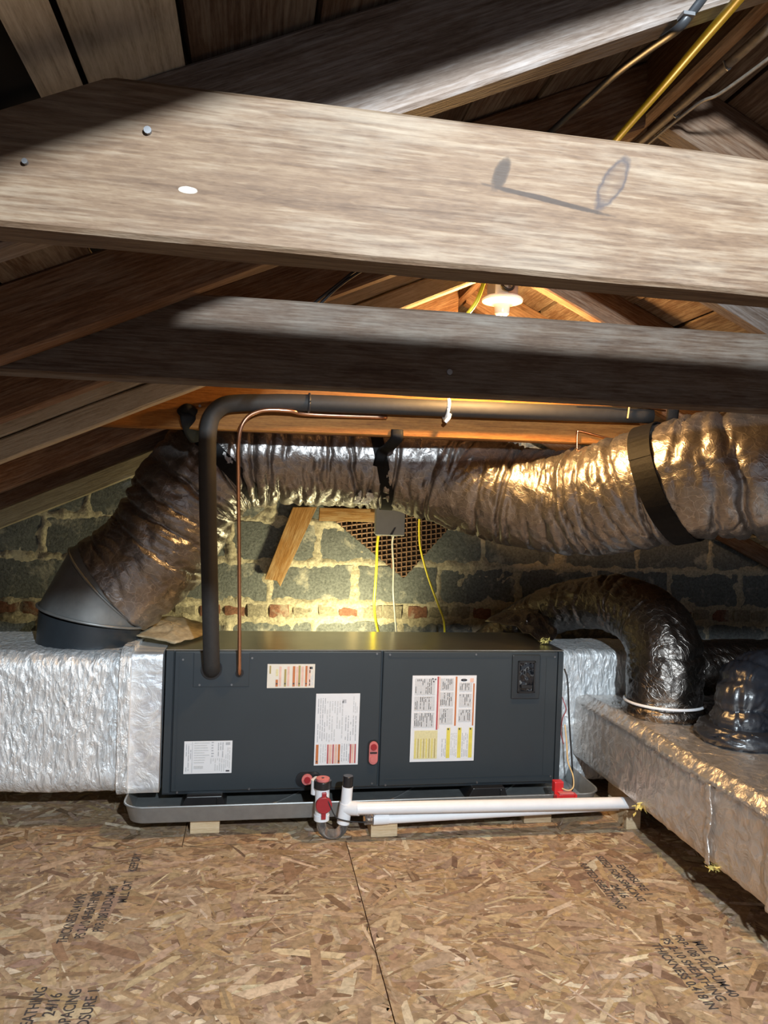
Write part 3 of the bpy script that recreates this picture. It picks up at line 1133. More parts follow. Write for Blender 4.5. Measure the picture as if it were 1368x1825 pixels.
BIG = [(-0.470, 2.72, 0.750), (-0.405, 2.72, 0.800), (-0.330, 2.72, 0.880), (-0.270, 2.72, 0.985), (-0.215, 2.72, 1.095), (-0.120, 2.72, 1.190),
       (0.010, 2.72, 1.232), (0.150, 2.72, 1.238), (0.32, 2.71, 1.238), (0.494, 2.69, 1.232), (0.654, 2.65, 1.195), (0.786, 2.59, 1.145),
       (0.926, 2.51, 1.106), (1.035, 2.42, 1.094), (1.114, 2.33, 1.106), (1.181, 2.24, 1.129), (1.25, 2.16, 1.157), (1.313, 2.08, 1.178),
       (1.384, 2.02, 1.188), (1.472, 1.97, 1.191), (1.607, 1.93, 1.203), (1.78, 1.90, 1.215)]
bigd = thing('flexible_duct', 'large shiny foil sleeved flexible duct sagging across the attic from left elbow to right edge', 'duct', (0.4, 2.6, 0.9))
mbd, BP, BF = flex(BIG, lambda u: 0.186 if u < 0.45 else (0.186 - 0.016 * math.exp(-((u - 0.62) / 0.1) ** 2)), amp=0.009, pitch=13.0, shear=1.6, seed=2.0, crease=0.030, gap=0.030)
mbd.build('foil_sleeve', M['jacket'], bigd)


def near(P, q):
    q = Vector(q)
    return min(range(len(P)), key=lambda i: (P[i] - q).length)


# ---------------------------------------------------------------- sheet metal elbow under the big duct
elb = thing('duct_elbow', 'dull grey sheet metal elbow rising from the left foil box', 'duct', (-0.54, 2.72, 0.55))


def ringset(rings, n=48):
    v, f = [], []
    for c, nrm, r in rings:
        c, nrm = Vector(c), Vector(nrm).normalized()
        b = Vector((0, 1, 0))
        a = b.cross(nrm).normalized()
        for k in range(n):
            g = 2 * math.pi * k / n
            v.append(c + a * (r[0] * math.cos(g)) + b * (r[1] * math.sin(g)))
    for i in range(len(rings) - 1):
        for k in range(n):
            f.append((i * n + k, i * n + (k + 1) % n, (i + 1) * n + (k + 1) % n, (i + 1) * n + k))
    mb = MB()
    mb.add(v, f)
    mb.smooth = True
    return mb


R0 = ((-0.543, 2.72, 0.545), (0, 0, 1), (0.168, 0.168))
R1 = ((-0.530, 2.72, 0.650), (0.20, 0, 0.98), (0.183, 0.176))
R2 = ((-0.487, 2.72, 0.746), (0.72, 0, 0.69), (0.180, 0.176))
R3 = ((-0.415, 2.72, 0.810), (0.74, 0, 0.67), (0.168, 0.168))
ringset([R0, ((-0.535, 2.72, 0.64), (0.18, 0, 0.98), (0.172, 0.170))]).build('collar', M['cab_dark'], elb)
ringset([((-0.532, 2.72, 0.645), (0.19, 0, 0.98), (0.180, 0.174)), ((-0.489, 2.72, 0.740), (0.71, 0, 0.7), (0.178, 0.174))]).build('gore', M['elbow'], elb)
ringset([R2, R3]).build('gore', M['elbow'], elb)
for (c, nr, r) in (R1, R2):
    c, nr = Vector(c), Vector(nr).normalized()
    b = Vector((0, 1, 0))
    a = b.cross(nr).normalized()
    ring = [c + a * ((r[0] + 0.001) * math.cos(2 * math.pi * k / 60)) + b * ((r[1] + 0.001) * math.sin(2 * math.pi * k / 60)) for k in range(61)]
    MB().tube(ring, 0.0045, 8, 0).build('seam', M['elbow'], elb, smooth='all')

# ---------------------------------------------------------------- black duct straps
st1 = thing('hanging_strap', 'black strap hung from the orange beam beside the bend of the pipe', 'strap', (-0.2, 2.4, 1.24))
i1 = near(BP, (-0.12, 2.72, 1.19))
strap_round(BP, BF, i1, 0.186, 0.055, M['strap'], 'band', st1, 0.05).build('band', M['strap'], st1)
mb = MB()
mb.tube([(-0.205, 2.322, 1.330), (-0.200, 2.318, 1.29), (-0.185, 2.40, 1.255), (-0.155, 2.52, 1.262), (-0.14, 2.56, 1.20)], 0.026, 10, 8, flat=0.16)
mb.build('hanger', M['strap'], st1, smooth='all')
MB().tube([(-0.225, 2.325, 1.316), (-0.205, 2.308, 1.330), (-0.185, 2.325, 1.318)], 0.014, 8, 6).build('knot', M['strap'], st1, smooth='all')
st2 = thing('hanging_strap', 'black strap round the middle of the big duct, taped at its lower end', 'strap', (0.42, 2.4, 1.06))
i2 = near(BP, (0.425, 2.70, 1.236))
strap_round(BP, BF, i2, 0.188, 0.042, M['strap'], 'band', st2, 0.055, -2.2, 1.9).build('band', M['strap'], st2)
mb = MB()
mb.tube([(0.435, 2.322, 1.300), (0.434, 2.322, 1.272), (0.425, 2.40, 1.25), (0.42, 2.495, 1.24), (0.41, 2.51, 1.19)], 0.020, 10, 8, flat=0.2)
mb.build('hanger', M['strap'], st2, smooth='all')
ribbon([(Vector((0.385, 2.575, 1.108)), Vector((0, -0.8, -0.5))), (Vector((0.378, 2.60, 1.085)), Vector((0, -0.7, -0.6))),
        (Vector((0.37, 2.63, 1.067)), Vector((0, -0.6, -0.8)))], 0.055, M['foil'], 'foil_tape', st2, 0.006, 6, 9.0)
st3 = thing('hanging_strap', 'wide black strap wrapped round the right part of the big duct', 'strap', (1.27, 2.1, 1.0))
i3 = near(BP, (1.262, 2.145, 1.162))
strap_round(BP, BF, i3, 0.190, 0.070, M['strap'], 'band', st3, 0.03).build('band', M['strap'], st3)
pt = BP[i3]
MB().tube([(pt.x - 0.01, pt.y - 0.02, pt.z + 0.18), (pt.x - 0.02, pt.y - 0.05, pt.z + 0.30), (1.20, 2.055, 1.478)], 0.018, 8, 6, flat=0.2).build(
    'hanger', M['strap'], st3, smooth='all')

# ---------------------------------------------------------------- branch ducts on the trunk
br1 = thing('flexible_duct', 'black shiny flexible duct rising from the trunk and bending left behind the unit', 'duct', (1.42, 2.39, 0.37))
B1 = [(1.420, 2.39, 0.400), (1.422, 2.395, 0.50), (1.435, 2.43, 0.600), (1.430, 2.54, 0.680), (1.370, 2.70, 0.716), (1.26, 2.87, 0.680),
      (1.16, 3.00, 0.600), (1.06, 3.08, 0.500), (0.98, 3.12, 0.40)]
mbb, P1, F1 = flex(B1, lambda u: 0.126 - 0.03 * min(1, max(0, (u - 0.25) / 0.3)), 0.007, 84, 0.005, 13, 2.0, 7.0, 1.0, 0.020, 0.035)
mbb.build('film_sleeve', M['jacket_dark'], br1)
mbk, Pk, Fk = flex([(1.42, 2.39, 0.368), (1.42, 2.39, 0.385), (1.42, 2.39, 0.412)], lambda u: 0.128 + 0.012 * math.sin(u * math.pi), 0.006, 84, 0.006, 25, 2, 3.0)
mbk.build('taped_foot', M['jacket_dark'], br1)
ring = [Vector((1.42 + 0.131 * math.cos(g), 2.39 + 0.131 * math.sin(g), 0.418 - 0.004 * math.sin(g))) for g in [2 * math.pi * k / 40 for k in range(41)]]
MB().tube(ring, 0.005, 8, 0).build('cable_tie', M['pvc'], br1, smooth='all')

br2 = thing('duct_elbow', 'black wrapped duct elbow standing on the trunk at the right edge', 'duct', (1.505, 2.09, 0.37))
B2 = [(1.503, 2.09, 0.390), (1.503, 2.09, 0.43), (1.512, 2.095, 0.490), (1.565, 2.125, 0.535), (1.70, 2.18, 0.545), (1.90, 2.26, 0.540)]
mb2, P2, F2 = flex(B2, lambda u: 0.096 - 0.016 * math.sin(min(1, u * 3.2) * math.pi), 0.006, 90, 0.006, 15, 2.0, 12.0, 1.5, 0.024, 0.028)
mb2.build('film_wrap', M['black_film'], br2)
mbk, Pk, Fk = flex([(1.503, 2.09, 0.366), (1.503, 2.09, 0.39), (1.503, 2.09, 0.425)], lambda u: 0.116 + 0.018 * math.sin(u * math.pi), 0.005, 84, 0.012, 26, 2, 5.0, 1.5)
mbk.build('taped_foot', M['black_film'], br2)
br3 = thing('flexible_duct', 'brownish foil flexible duct lying dark behind the wrapped elbow', 'duct', (1.9, 2.5, 0.4))
mb3, P3, F3 = flex([(1.60, 2.545, 0.500), (1.95, 2.55, 0.505), (2.3, 2.55, 0.50), (2.7, 2.55, 0.50)], 0.10, 0.009, 64, 0.009, 13, 1.5, 19.0)
mb3.build('film_sleeve', M['jacket_dark'], br3)

# ---------------------------------------------------------------- air handler
FY = 2.524
ah = thing('air_handler', 'long dark slate air handling unit lying on its side above the pan', 'air handler', (0.42, 2.7, 0.095))
X0, X1, ZB, ZT, BY = -0.264, 1.106, 0.095, 0.5655, 2.895
MB().box(X0, X1, FY + 0.012, BY, ZB, ZT - 0.003).build('cabinet', M['cab'], ah, bevel=0.003)
MB().box(X0 - 0.001, X1 + 0.001, FY + 0.006, BY + 0.001, ZT - 0.0025, ZT + 0.001).build('top_panel', M['galv'], ah)
MB().box(X0, X0 + 0.024, FY + 0.002, FY + 0.02, ZB, ZT - 0.004).build('corner_post', M['cab'], ah, bevel=0.002)
p_left = MB().box(-0.236, 0.4465, FY - 0.002, FY + 0.02, ZB + 0.006, ZT - 0.004).build('access_panel', M['cab'], ah, bevel=0.003)
p_right = MB().box(0.4535, 1.083, FY - 0.002, FY + 0.02, ZB + 0.006, ZT - 0.004).build('access_panel', M['cab'], ah, bevel=0.003)
MB().box(1.087, X1, FY + 0.001, FY + 0.02, ZB, ZT - 0.004).build('corner_post', M['cab'], ah, bevel=0.002)
MB().box(X0, X1, FY + 0.006, FY + 0.016, ZB - 0.004, ZB + 0.004).build('bottom_rail', M['cab_dark'], ah)
MB().box(-0.222, -0.219, FY - 0.0035, FY, ZB + 0.02, ZT - 0.02).build('panel_bead', M['cab'], p_left)
MB().box(0.470, 1.068, FY - 0.0035, FY, ZT - 0.024, ZT - 0.021).build('panel_bead', M['cab'], p_right)
MB().box(0.470, 1.068, FY - 0.0035, FY, ZB + 0.028, ZB + 0.031).build('panel_bead', M['cab'], p_right)
MB().box(1.040, 1.043, FY - 0.0035, FY, ZB + 0.03, ZT - 0.024).build('panel_bead', M['cab'], p_right)
cov = MB().box(-0.176, 0.004, FY - 0.005, FY - 0.001, 0.445, ZT - 0.008).build('pipe_cover', M['cab'], p_left, bevel=0.0015)
for px, pz in ((-0.155, 0.452), (-0.052, 0.452), (-0.21, 0.535), (-0.215, 0.10), (0.016, 0.105), (0.43, 0.555), (0.012, 0.54), (0.428, 0.112)):
    MB().cyl((px, FY - 0.0055, pz), (px, FY, pz), 0.0035, 10).build('screw', M['steel'], p_left)
for px, pz in ((0.475, 0.552), (0.78, 0.553), (0.475, 0.105), (1.07, 0.545), (1.07, 0.12), (0.80, 0.105)):
    MB().cyl((px, FY - 0.0055, pz), (px, FY, pz), 0.0035, 10).build('screw', M['steel'], p_right)
for px, pz in ((-0.118, 0.505), (-0.027, 0.492)):
    MB().cyl((px, FY - 0.012, pz), (px, FY, pz), 0.034 if px < -0.1 else 0.013, 24).build('pipe_grommet', M['plastic_black'], p_left, smooth=True)

# breaker cover: frame, raised rim and glossy window
bc = MB().box(0.912, 1.016, FY - 0.010, FY, 0.397, 0.553).build('breaker_cover', M['cab_dark'], p_right, bevel=0.004)
rim = MB()
for a in ((0.932, 0.938, 0.420, 0.532), (0.990, 0.996, 0.420, 0.532), (0.932, 0.996, 0.420, 0.426), (0.932, 0.996, 0.526, 0.532)):
    rim.box(a[0], a[1], FY - 0.0165, FY - 0.008, a[2], a[3])
rim.build('cover_rim', M['plastic_black'], bc, bevel=0.0015)
win = MB()
nx_, nz_ = 10, 16
for j in range(nz_ + 1):
    for i in range(nx_ + 1):
        win.v.append((0.938 + 0.052 * i / nx_, FY - 0.0125 + 0.004 * nz(i * 0.45, j * 0.35, 4.4), 0.426 + 0.10 * j / nz_))
win.f = [(j * (nx_ + 1) + i, j * (nx_ + 1) + i + 1, (j + 1) * (nx_ + 1) + i + 1, (j + 1) * (nx_ + 1) + i) for j in range(nz_) for i in range(nx_)]
win.mi = [0] * len(win.f)
win.build('cover_window', M['gloss_black'], bc, smooth='all')
MB().box(0.945, 0.985, FY - 0.018, FY - 0.010, 0.436, 0.448).build('cover_pull', M['plastic_black'], bc, bevel=0.002)


def stadium(cx, cz, w, h, n=10):
    r = w / 2
    out = []
    for k in range(n + 1):
        g = math.pi * k / n
        out.append((cx + r * math.cos(g), cz + h / 2 - r + r * math.sin(g)))
    for k in range(n + 1):
        g = math.pi + math.pi * k / n
        out.append((cx + r * math.cos(g), cz - h / 2 + r + r * math.sin(g)))
    return out


# drain plugs
dp = MB().prism(stadium(0.428, 0.218, 0.038, 0.088), FY - 0.006, FY).build('drain_port', M['plastic_black'], p_left)
MB().prism(stadium(0.429, 0.218, 0.030, 0.078), FY - 0.011, FY - 0.004).build('port_plate', M['pink'], dp)
MB().cyl((0.429, FY - 0.016, 0.239), (0.429, FY - 0.01, 0.239), 0.0105, 18).build('plug', M['red'], dp)
MB().cyl((0.430, FY - 0.014, 0.197), (0.430, FY - 0.01, 0.197), 0.0125, 18).build('plug', M['pink'], dp)
MB().box(0.417, 0.441, FY - 0.013, FY - 0.01, 0.2165, 0.2215).build('plug_slot', M['plastic_black'], dp)
dp = MB().prism([(x, z) for z, x in stadium(0.132, 0.212, 0.052, 0.086)], FY - 0.006, FY).build('drain_port', M['plastic_black'], p_left)
MB().cyl((0.207, FY - 0.012, 0.133), (0.207, FY - 0.004, 0.133), 0.0185, 22).build('port_ring', M['pink'], dp)
MB().cyl((0.207, FY - 0.017, 0.133), (0.207, FY - 0.011, 0.133), 0.011, 8).build('plug', M['red'], dp)

# stickers
LY = FY - 0.0026


def sticker(name, panel, quad, mat):
    """quad = x0,x1,z0,z1 ; returns label object and a print collector"""
    x0, x1, z0, z1 = quad
    return MB().box(x0, x1, LY - 0.0008, LY, z0, z1).build(name, mat, panel)


def prn(mb, x0, x1, z0, z1, mat, lift=0.0011):
    mb.box(x0, x1, LY - lift - 0.0002, LY - 0.0007, z0, z1, mat)


def textcols(mb, x0, x1, z0, z1, pitch, mat, rr, wid=0.5, fill=0.85):
    x = x0
    while x < x1:
        z = z0 + rr.uniform(0, (z1 - z0) * 0.1)
        while z < z1:
            L = rr.uniform(0.006, 0.03)
            if rr.random() < fill:
                prn(mb, x, x + pitch * wid, z, min(z + L, z1), mat)
            z += L + 0.003
        x += pitch


def textrows(mb, x0, x1, z0, z1, pitch, mat, rr):
    z = z0
    while z < z1:
        prn(mb, x0, x0 + (x1 - x0) * rr.uniform(0.6, 1.0), z, z + pitch * 0.45, mat)
        z += pitch


rr = random.Random(4)
s1 = sticker('warning_label', p_left, (0.063, 0.221, 0.440, 0.520), M['label_tan'])
mb = MB()
for a, w, zt, mt in ((0.070, 0.005, 0.515, 'p_olive'), (0.091, 0.008, 0.503, 'p_olive'), (0.119, 0.007, 0.503, 'p_olive'), (0.147, 0.008, 0.513, 'p_orange'),
                     (0.166, 0.007, 0.515, 'p_olive'), (0.189, 0.007, 0.514, 'p_orange')):
    z0 = 0.488 if a < 0.08 else 0.445
    if 0.08 < a < 0.1:
        prn(mb, a, a + w, 0.480, zt, M['p_cream'])
        prn(mb, a, a + w, 0.445, 0.468, M['p_orange'])
    else:
        prn(mb, a, a + w, z0, zt, M[mt])
    if a > 0.08:
        prn(mb, a + 0.0015, a + w - 0.0015, 0.452, 0.457, M['p_dark'], 0.0015)
        prn(mb, a + w + 0.003, a + w + 0.0105, 0.446, 0.512, M['p_peach'])
textcols(mb, 0.203, 0.217, 0.446, 0.50, 0.005, M['p_pale'], rr)
prn(mb, 0.203, 0.213, 0.503, 0.511, M['p_dark'])
mb.build('printing', None, s1)

s2 = sticker('instruction_label', p_left, (0.228, 0.377, 0.178, 0.420), M['label'])
mb = MB()
textcols(mb, 0.236, 0.262, 0.255, 0.405, 0.0075, M['p_grey'], rr, 0.35)
textcols(mb, 0.266, 0.325, 0.255, 0.395, 0.0085, M['p_pale'], rr, 0.45)
textcols(mb, 0.330, 0.372, 0.255, 0.345, 0.0085, M['p_grey'], rr, 0.35)
textcols(mb, 0.355, 0.372, 0.35, 0.41, 0.006, M['p_pale'], rr, 0.5)
prn(mb, 0.318, 0.331, 0.388, 0.400, M['p_grey'])
textcols(mb, 0.248, 0.270, 0.185, 0.25, 0.008, M['p_pale'], rr, 0.4)
textcols(mb, 0.320, 0.345, 0.185, 0.25, 0.008, M['p_grey'], rr, 0.35)
for a, w, mt in ((0.233, 0.009, 'p_orange'), (0.271, 0.005, 'p_red'), (0.277, 0.010, 'p_peach'), (0.289, 0.005, 'p_red'), (0.296, 0.010, 'p_peach'),
                 (0.308, 0.007, 'p_orange'), (0.348, 0.005, 'p_red'), (0.354, 0.008, 'p_peach'), (0.364, 0.005, 'p_red')):
    prn(mb, a, a + w, 0.183, 0.248, M[mt])
for a in (0.235, 0.3095):
    prn(mb, a, a + 0.004, 0.188, 0.194, M['p_dark'], 0.0015)
mb.build('printing', None, s2)

s3 = sticker('rating_label', p_left, (-0.197, -0.043, 0.160, 0.267), M['label'])
mb = MB()
textcols(mb, -0.191, -0.176, 0.166, 0.258, 0.007, M['p_grey'], rr, 0.4)
prn(mb, -0.1715, -0.1700, 0.163, 0.264, M['p_grey'])
textrows(mb, -0.165, -0.115, 0.195, 0.262, 0.008, M['p_pale'], rr)
prn(mb, -0.165, -0.135, 0.176, 0.186, M['p_pale'])
textrows(mb, -0.110, -0.100, 0.215, 0.262, 0.009, M['p_grey'], rr)
textcols(mb, -0.112, -0.068, 0.165, 0.21, 0.007, M['p_pale'], rr, 0.5)
textcols(mb, -0.096, -0.068, 0.212, 0.262, 0.007, M['p_grey'], rr, 0.5)
textcols(mb, -0.064, -0.050, 0.175, 0.245, 0.006, M['p_pale'], rr, 0.5)
prn(mb, -0.064, -0.050, 0.253, 0.262, M['p_grey'])
prn(mb, -0.062, -0.050, 0.165, 0.170, M['p_dark'])
mb.build('printing', None, s3)

s4 = sticker('wiring_label', p_right, (0.557, 0.785, 0.182, 0.480), M['label'])
mb = MB()
for (a, b, c, d) in ((0.566, 0.638, 0.412, 0.470), (0.566, 0.638, 0.358, 0.408), (0.566, 0.638, 0.300, 0.352), (0.656, 0.704, 0.428, 0.470), (0.656, 0.704, 0.372, 0.422),
                     (0.656, 0.704, 0.310, 0.366), (0.724, 0.770, 0.424, 0.455), (0.724, 0.770, 0.370, 0.416), (0.724, 0.770, 0.318, 0.362)):
    prn(mb, a, b, c, d, M['p_pale'])
    textcols(mb, a + 0.003, b - 0.004, c + 0.003, d - 0.002, 0.006, M['p_grey'], rr, 0.3, 0.6)
prn(mb, 0.645, 0.651, 0.292, 0.476, M['p_red'])
prn(mb, 0.653, 0.656, 0.296, 0.476, M['p_peach'])
prn(mb, 0.710, 0.716, 0.305, 0.476, M['p_orange'])
prn(mb, 0.774, 0.779, 0.305, 0.452, M['p_orange'])
prn(mb, 0.570, 0.652, 0.192, 0.290, M['p_cream'])
for k in range(8):
    prn(mb, 0.573 + k * 0.0098, 0.576 + k * 0.0098, 0.195, 0.262, M['p_olive'] if k % 2 else M['p_yellow'], 0.0015)
for a in (0.684, 0.724, 0.764):
    prn(mb, a, a + 0.013, 0.193, 0.298, M['p_yellow'])
    prn(mb, a + 0.003, a + 0.008, 0.291, 0.297, M['p_dark'], 0.0015)
textcols(mb, 0.668, 0.682, 0.195, 0.26, 0.006, M['p_grey'], rr, 0.4)
textcols(mb, 0.740, 0.760, 0.195, 0.28, 0.006, M['p_grey'], rr, 0.4)
textcols(mb, 0.700, 0.720, 0.195, 0.28, 0.006, M['p_pale'], rr, 0.5)
e = [(0.740 + 0.011 * math.cos(g), 0.464 + 0.0045 * math.sin(g)) for g in [2 * math.pi * k / 20 for k in range(20)]]
mb.prism(e, LY - 0.0016, LY - 0.0007, M['p_dark'])
mb.prism([(0.728, 0.464), (0.734, 0.460), (0.734, 0.468)], LY - 0.0016, LY - 0.0007, M['p_dark'])
mb.prism([(0.752, 0.464), (0.746, 0.468), (0.746, 0.460)], LY - 0.0016, LY - 0.0007, M['p_dark'])
for g in (0.3, 2.4, 4.5):
    c = (0.633 + 0.006 * math.cos(g), 0.465 + 0.006 * math.sin(g))
    mb.prism([(c[0] + 0.0035 * math.cos(g + q), c[1] + 0.0035 * math.sin(g + q)) for q in (0, 1.6, 3.1, 4.2)], LY - 0.0016, LY - 0.0007, M['p_dark'])
prn(mb, 0.762, 0.775, 0.456, 0.470, M['p_peach'])
mb.build('printing', None, s4)

# ---------------------------------------------------------------- drain pan with its feet and blocks


def rrect(x0, x1, y0, y1, r, n=6):
    out = []
    for (cx, cy, st) in ((x1 - r, y1 - r, 0), (x0 + r, y1 - r, 1), (x0 + r, y0 + r, 2), (x1 - r, y0 + r, 3)):
        for i in range(n + 1):
            g = math.pi / 2 * (st + i / n)
            out.append((cx + r * math.cos(g), cy + r * math.sin(g)))
    return out


pan = thing('drain_pan', 'shallow grey metal drain pan under the dark unit', 'pan', (0.42, 2.7, 0.045))
loops = [(rrect(-0.345, 1.185, 2.415, 2.955, 0.045), 0.0465), (rrect(-0.352, 1.192, 2.408, 2.962, 0.052), 0.050), (rrect(-0.366, 1.206, 2.396, 2.974, 0.06), 0.100),
         (rrect(-0.371, 1.211, 2.391, 2.979, 0.063), 0.103), (rrect(-0.370, 1.210, 2.392, 2.978, 0.063), 0.106), (rrect(-0.365, 1.205, 2.397, 2.973, 0.06), 0.105),
         (rrect(-0.349, 1.189, 2.411, 2.959, 0.05), 0.052), (rrect(-0.340, 1.180, 2.42, 2.95, 0.04), 0.0495)]
mb = MB()
n = len(loops[0][0])
vv, ff = [], []
for lp, z in loops:
    vv += [(x, y, z) for x, y in lp]
for i in range(len(loops) - 1):
    for k in range(n):
        ff.append((i * n + k, i * n + (k + 1) % n, (i + 1) * n + (k + 1) % n, (i + 1) * n + k))
ff.append(tuple(range(n))[::-1])
ff.append(tuple(range((len(loops) - 1) * n, len(loops) * n)))
mb.add(vv, ff)
mb.build('tray', M['pan'], pan, smooth=True)
for xx in (0.02, 0.42, 0.80):
    MB().tube([(xx, 2.46, 0.052), (xx + 0.15, 2.60, 0.052), (xx + 0.30, 2.80, 0.052)], 0.004, 6, 4, flat=0.5).build('stiffening_rib', M['pan'], pan, smooth='all')

for fx, lab in ((-0.205, 'black isolation foot under the left end of the dark unit'), (0.76, 'black isolation foot under the right half of the dark unit')):
    mb = MB().prism([(fx, 0.0515), (fx + 0.15, 0.0515), (fx + 0.135, 0.0925), (fx + 0.022, 0.0925)], 2.50, 2.62)
    mb.box(fx + 0.118, fx + 0.124, 2.494, 2.502, 0.056, 0.088)
    tag(mb.build('isolation_foot', M['plastic_black'], bevel=0.003), lab, 'support foot')
tag(MB().prism([(0.3, 0.0515), (0.45, 0.0515), (0.435, 0.0925), (0.322, 0.0925)], 2.76, 2.88).build('isolation_foot', M['plastic_black'], bevel=0.003),
    'black isolation foot under the back of the dark unit', 'support foot')

for bx0, bx1, by0, lab in ((-0.164, -0.073, 2.428, 'pale wood block under the left part of the drain pan'),
                           (0.402, 0.488, 2.352, 'pale wood block under the pan at the pipe coupling'),
                           (0.936, 1.034, 2.412, 'pale wood block under the right part of the drain pan')):
    tag(MB().box(bx0, bx1, by0, by0 + 0.36, 0.002, 0.0455).build('wooden_block', M['new_wood'], bevel=0.002), lab, 'wood block')

# ---------------------------------------------------------------- condensate trap and drain pipes
tr = thing('condensate_trap', 'white plastic drain trap with clear bend, black caps and dark red float switch', 'drain trap', (0.28, 2.35, 0.005))
TY = 2.352
b1 = MB()
b1.cyl((0.243, TY, 0.072), (0.243, TY, 0.172), 0.0225, 22)
b1.cyl((0.243, TY, 0.066), (0.243, TY, 0.082), 0.0245, 22)
b1.cyl((0.222, TY + 0.02, 0.140), (0.222, TY + 0.02, 0.185), 0.014, 14)
b1.build('switch_body', M['pvc'], tr, smooth=True)
MB().cyl((0.243, TY, 0.133), (0.236, FY - 0.015, 0.133), 0.013, 14).build('inlet_pipe', M['pvc'], tr, smooth=True)
c1 = MB().cyl((0.243, TY, 0.166), (0.243, TY, 0.190), 0.0275, 24).build('cap', M['plastic_black'], tr, smooth=True, bevel=0.002)
c1['label'] = 'black screw cap with a red disc top'
MB().cyl((0.243, TY, 0.190), (0.243, TY, 0.197), 0.0215, 22).build('cap_disc', M['pink'], c1, smooth=True)
MB().cyl((0.243, TY, 0.1965), (0.243, TY, 0.199), 0.004, 10).build('cap_pin', M['plastic_black'], c1)
rd = MB().cyl((0.246, TY - 0.034, 0.122), (0.246, TY - 0.020, 0.122), 0.0255, 20).build('float_switch', M['red'], tr, smooth=True, bevel=0.002)
for za, zb in ((0.078, 0.10), (0.144, 0.160)):
    MB().box(0.239, 0.253, TY - 0.032, TY - 0.020, za, zb).build('switch_tab', M['red'], rd, bevel=0.001)
U = [(0.243, TY, 0.075), (0.243, TY, 0.055)] + [(0.279 - 0.036 * math.cos(g), TY, 0.052 - 0.036 * math.sin(g)) for g in
                                               [math.pi * k / 8 for k in range(1, 8)]] + [(0.315, TY, 0.055), (0.316, TY, 0.072)]
MB().tube(U, 0.0150, 16, 4).build('clear_bend', M['vinyl'], tr, smooth='all')
b2 = MB()
b2.cyl((0.312, TY, 0.052), (0.320, TY, 0.115), 0.0205, 20)
b2.cyl((0.3185, TY, 0.105), (0.322, TY, 0.168), 0.0175, 20)
b2.cyl((0.318, TY, 0.100), (0.358, TY - 0.02, 0.104), 0.0215, 20)
b2.build('tee_fitting', M['pvc'], tr, smooth=True)
MB().cyl((0.322, TY, 0.164), (0.3235, TY, 0.202), 0.0165, 20).build('vent_cap', M['plastic_black'], tr, smooth=True, bevel=0.002)
MB().tube([(0.252, TY - 0.03, 0.150), (0.268, TY - 0.035, 0.115), (0.285, TY - 0.033, 0.085), (0.31, TY - 0.028, 0.072), (0.34, TY - 0.026, 0.066),
           (0.385, TY - 0.02, 0.060)], 0.0022, 6).build('wire', M['blackcable'], tr, smooth='all')

pp = thing('drain_pipe', 'straight white plastic drain pipe running right from the trap to under the trunk duct', 'pipe', (0.9, 2.33, 0.08))
MB().cyl((0.350, 2.331, 0.1060), (1.62, 2.318, 0.094), 0.0190, 24).build('pipe', M['pvc'], pp, smooth=True)
pq = thing('drain_pipe', 'lower white plastic pipe with a clear fitting, crossing behind the straight one', 'pipe', (0.7, 2.36, 0.05))
MB().cyl((0.440, 2.345, 0.0625), (1.25, 2.366, 0.070), 0.0150, 22).build('pipe', M['pvc'], pq, smooth=True)
MB().cyl((0.405, 2.343, 0.0650), (0.455, 2.345, 0.0655), 0.0185, 22).build('coupling', M['pvc'], pq, smooth=True)
cl = MB().cyl((0.378, 2.340, 0.066), (0.412, 2.343, 0.066), 0.0165, 18).build('clear_fitting', M['vinyl'], pq, smooth=True)
MB().cyl((0.392, 2.341, 0.070), (0.400, 2.333, 0.088), 0.012, 14).build('clear_branch', M['vinyl'], cl, smooth=True)

fs = thing('pan_switch', 'red overflow switch clipped on the right front rim of the pan', 'switch', (1.06, 2.39, 0.08))
MB().box(1.030, 1.062, 2.384, 2.412, 0.112, 0.150).build('body', M['red_bright'], fs, bevel=0.003)
MB().box(1.034, 1.096, 2.366, 2.390, 0.080, 0.114).build('clip', M['red_bright'], fs, bevel=0.003)
MB().box(1.040, 1.090, 2.364, 2.388, 0.1145, 0.119).build('top_plate', M['pink'], fs, bevel=0.001)
for xx in (1.028, 1.092):
    MB().box(xx, xx + 0.008, 2.36, 2.385, 0.098, 0.114).build('lug', M['red_bright'], fs)
for xx in (1.045, 1.082):
    MB().cyl((xx, 2.364, 0.086), (xx, 2.368, 0.086), 0.004, 8).build('screw', M['steel'], fs)
MB().tube([(1.055, 2.384, 0.128), (1.075, 2.375, 0.124), (1.094, 2.38, 0.134), (1.100, 2.40, 0.165), (1.098, 2.44, 0.20), (1.118, 2.50, 0.245), (1.122, 2.53, 0.30)],
          0.0025, 6).build('wire', M['tan'], fs, smooth='all')
tag(MB().tube([(1.112, 2.53, 0.50), (1.118, 2.512, 0.46), (1.126, 2.505, 0.33), (1.140, 2.505, 0.20), (1.150, 2.51, 0.12), (1.156, 2.52, 0.07), (1.150, 2.54, 0.056)], 0.003, 6).build(
    'control_wire', M['blackcable'], smooth='all'), 'thin black wire hanging beside the right end of the unit', 'wire')
tag(MB().tube([(1.110, 2.54, 0.40), (1.120, 2.53, 0.37), (1.124, 2.53, 0.35), (1.114, 2.535, 0.32), (1.112, 2.54, 0.27), (1.120, 2.53, 0.23)], 0.0016, 6).build(
    'control_wire', M['red'], smooth='all'), 'thin dark red wire loop at the right end of the unit', 'wire')

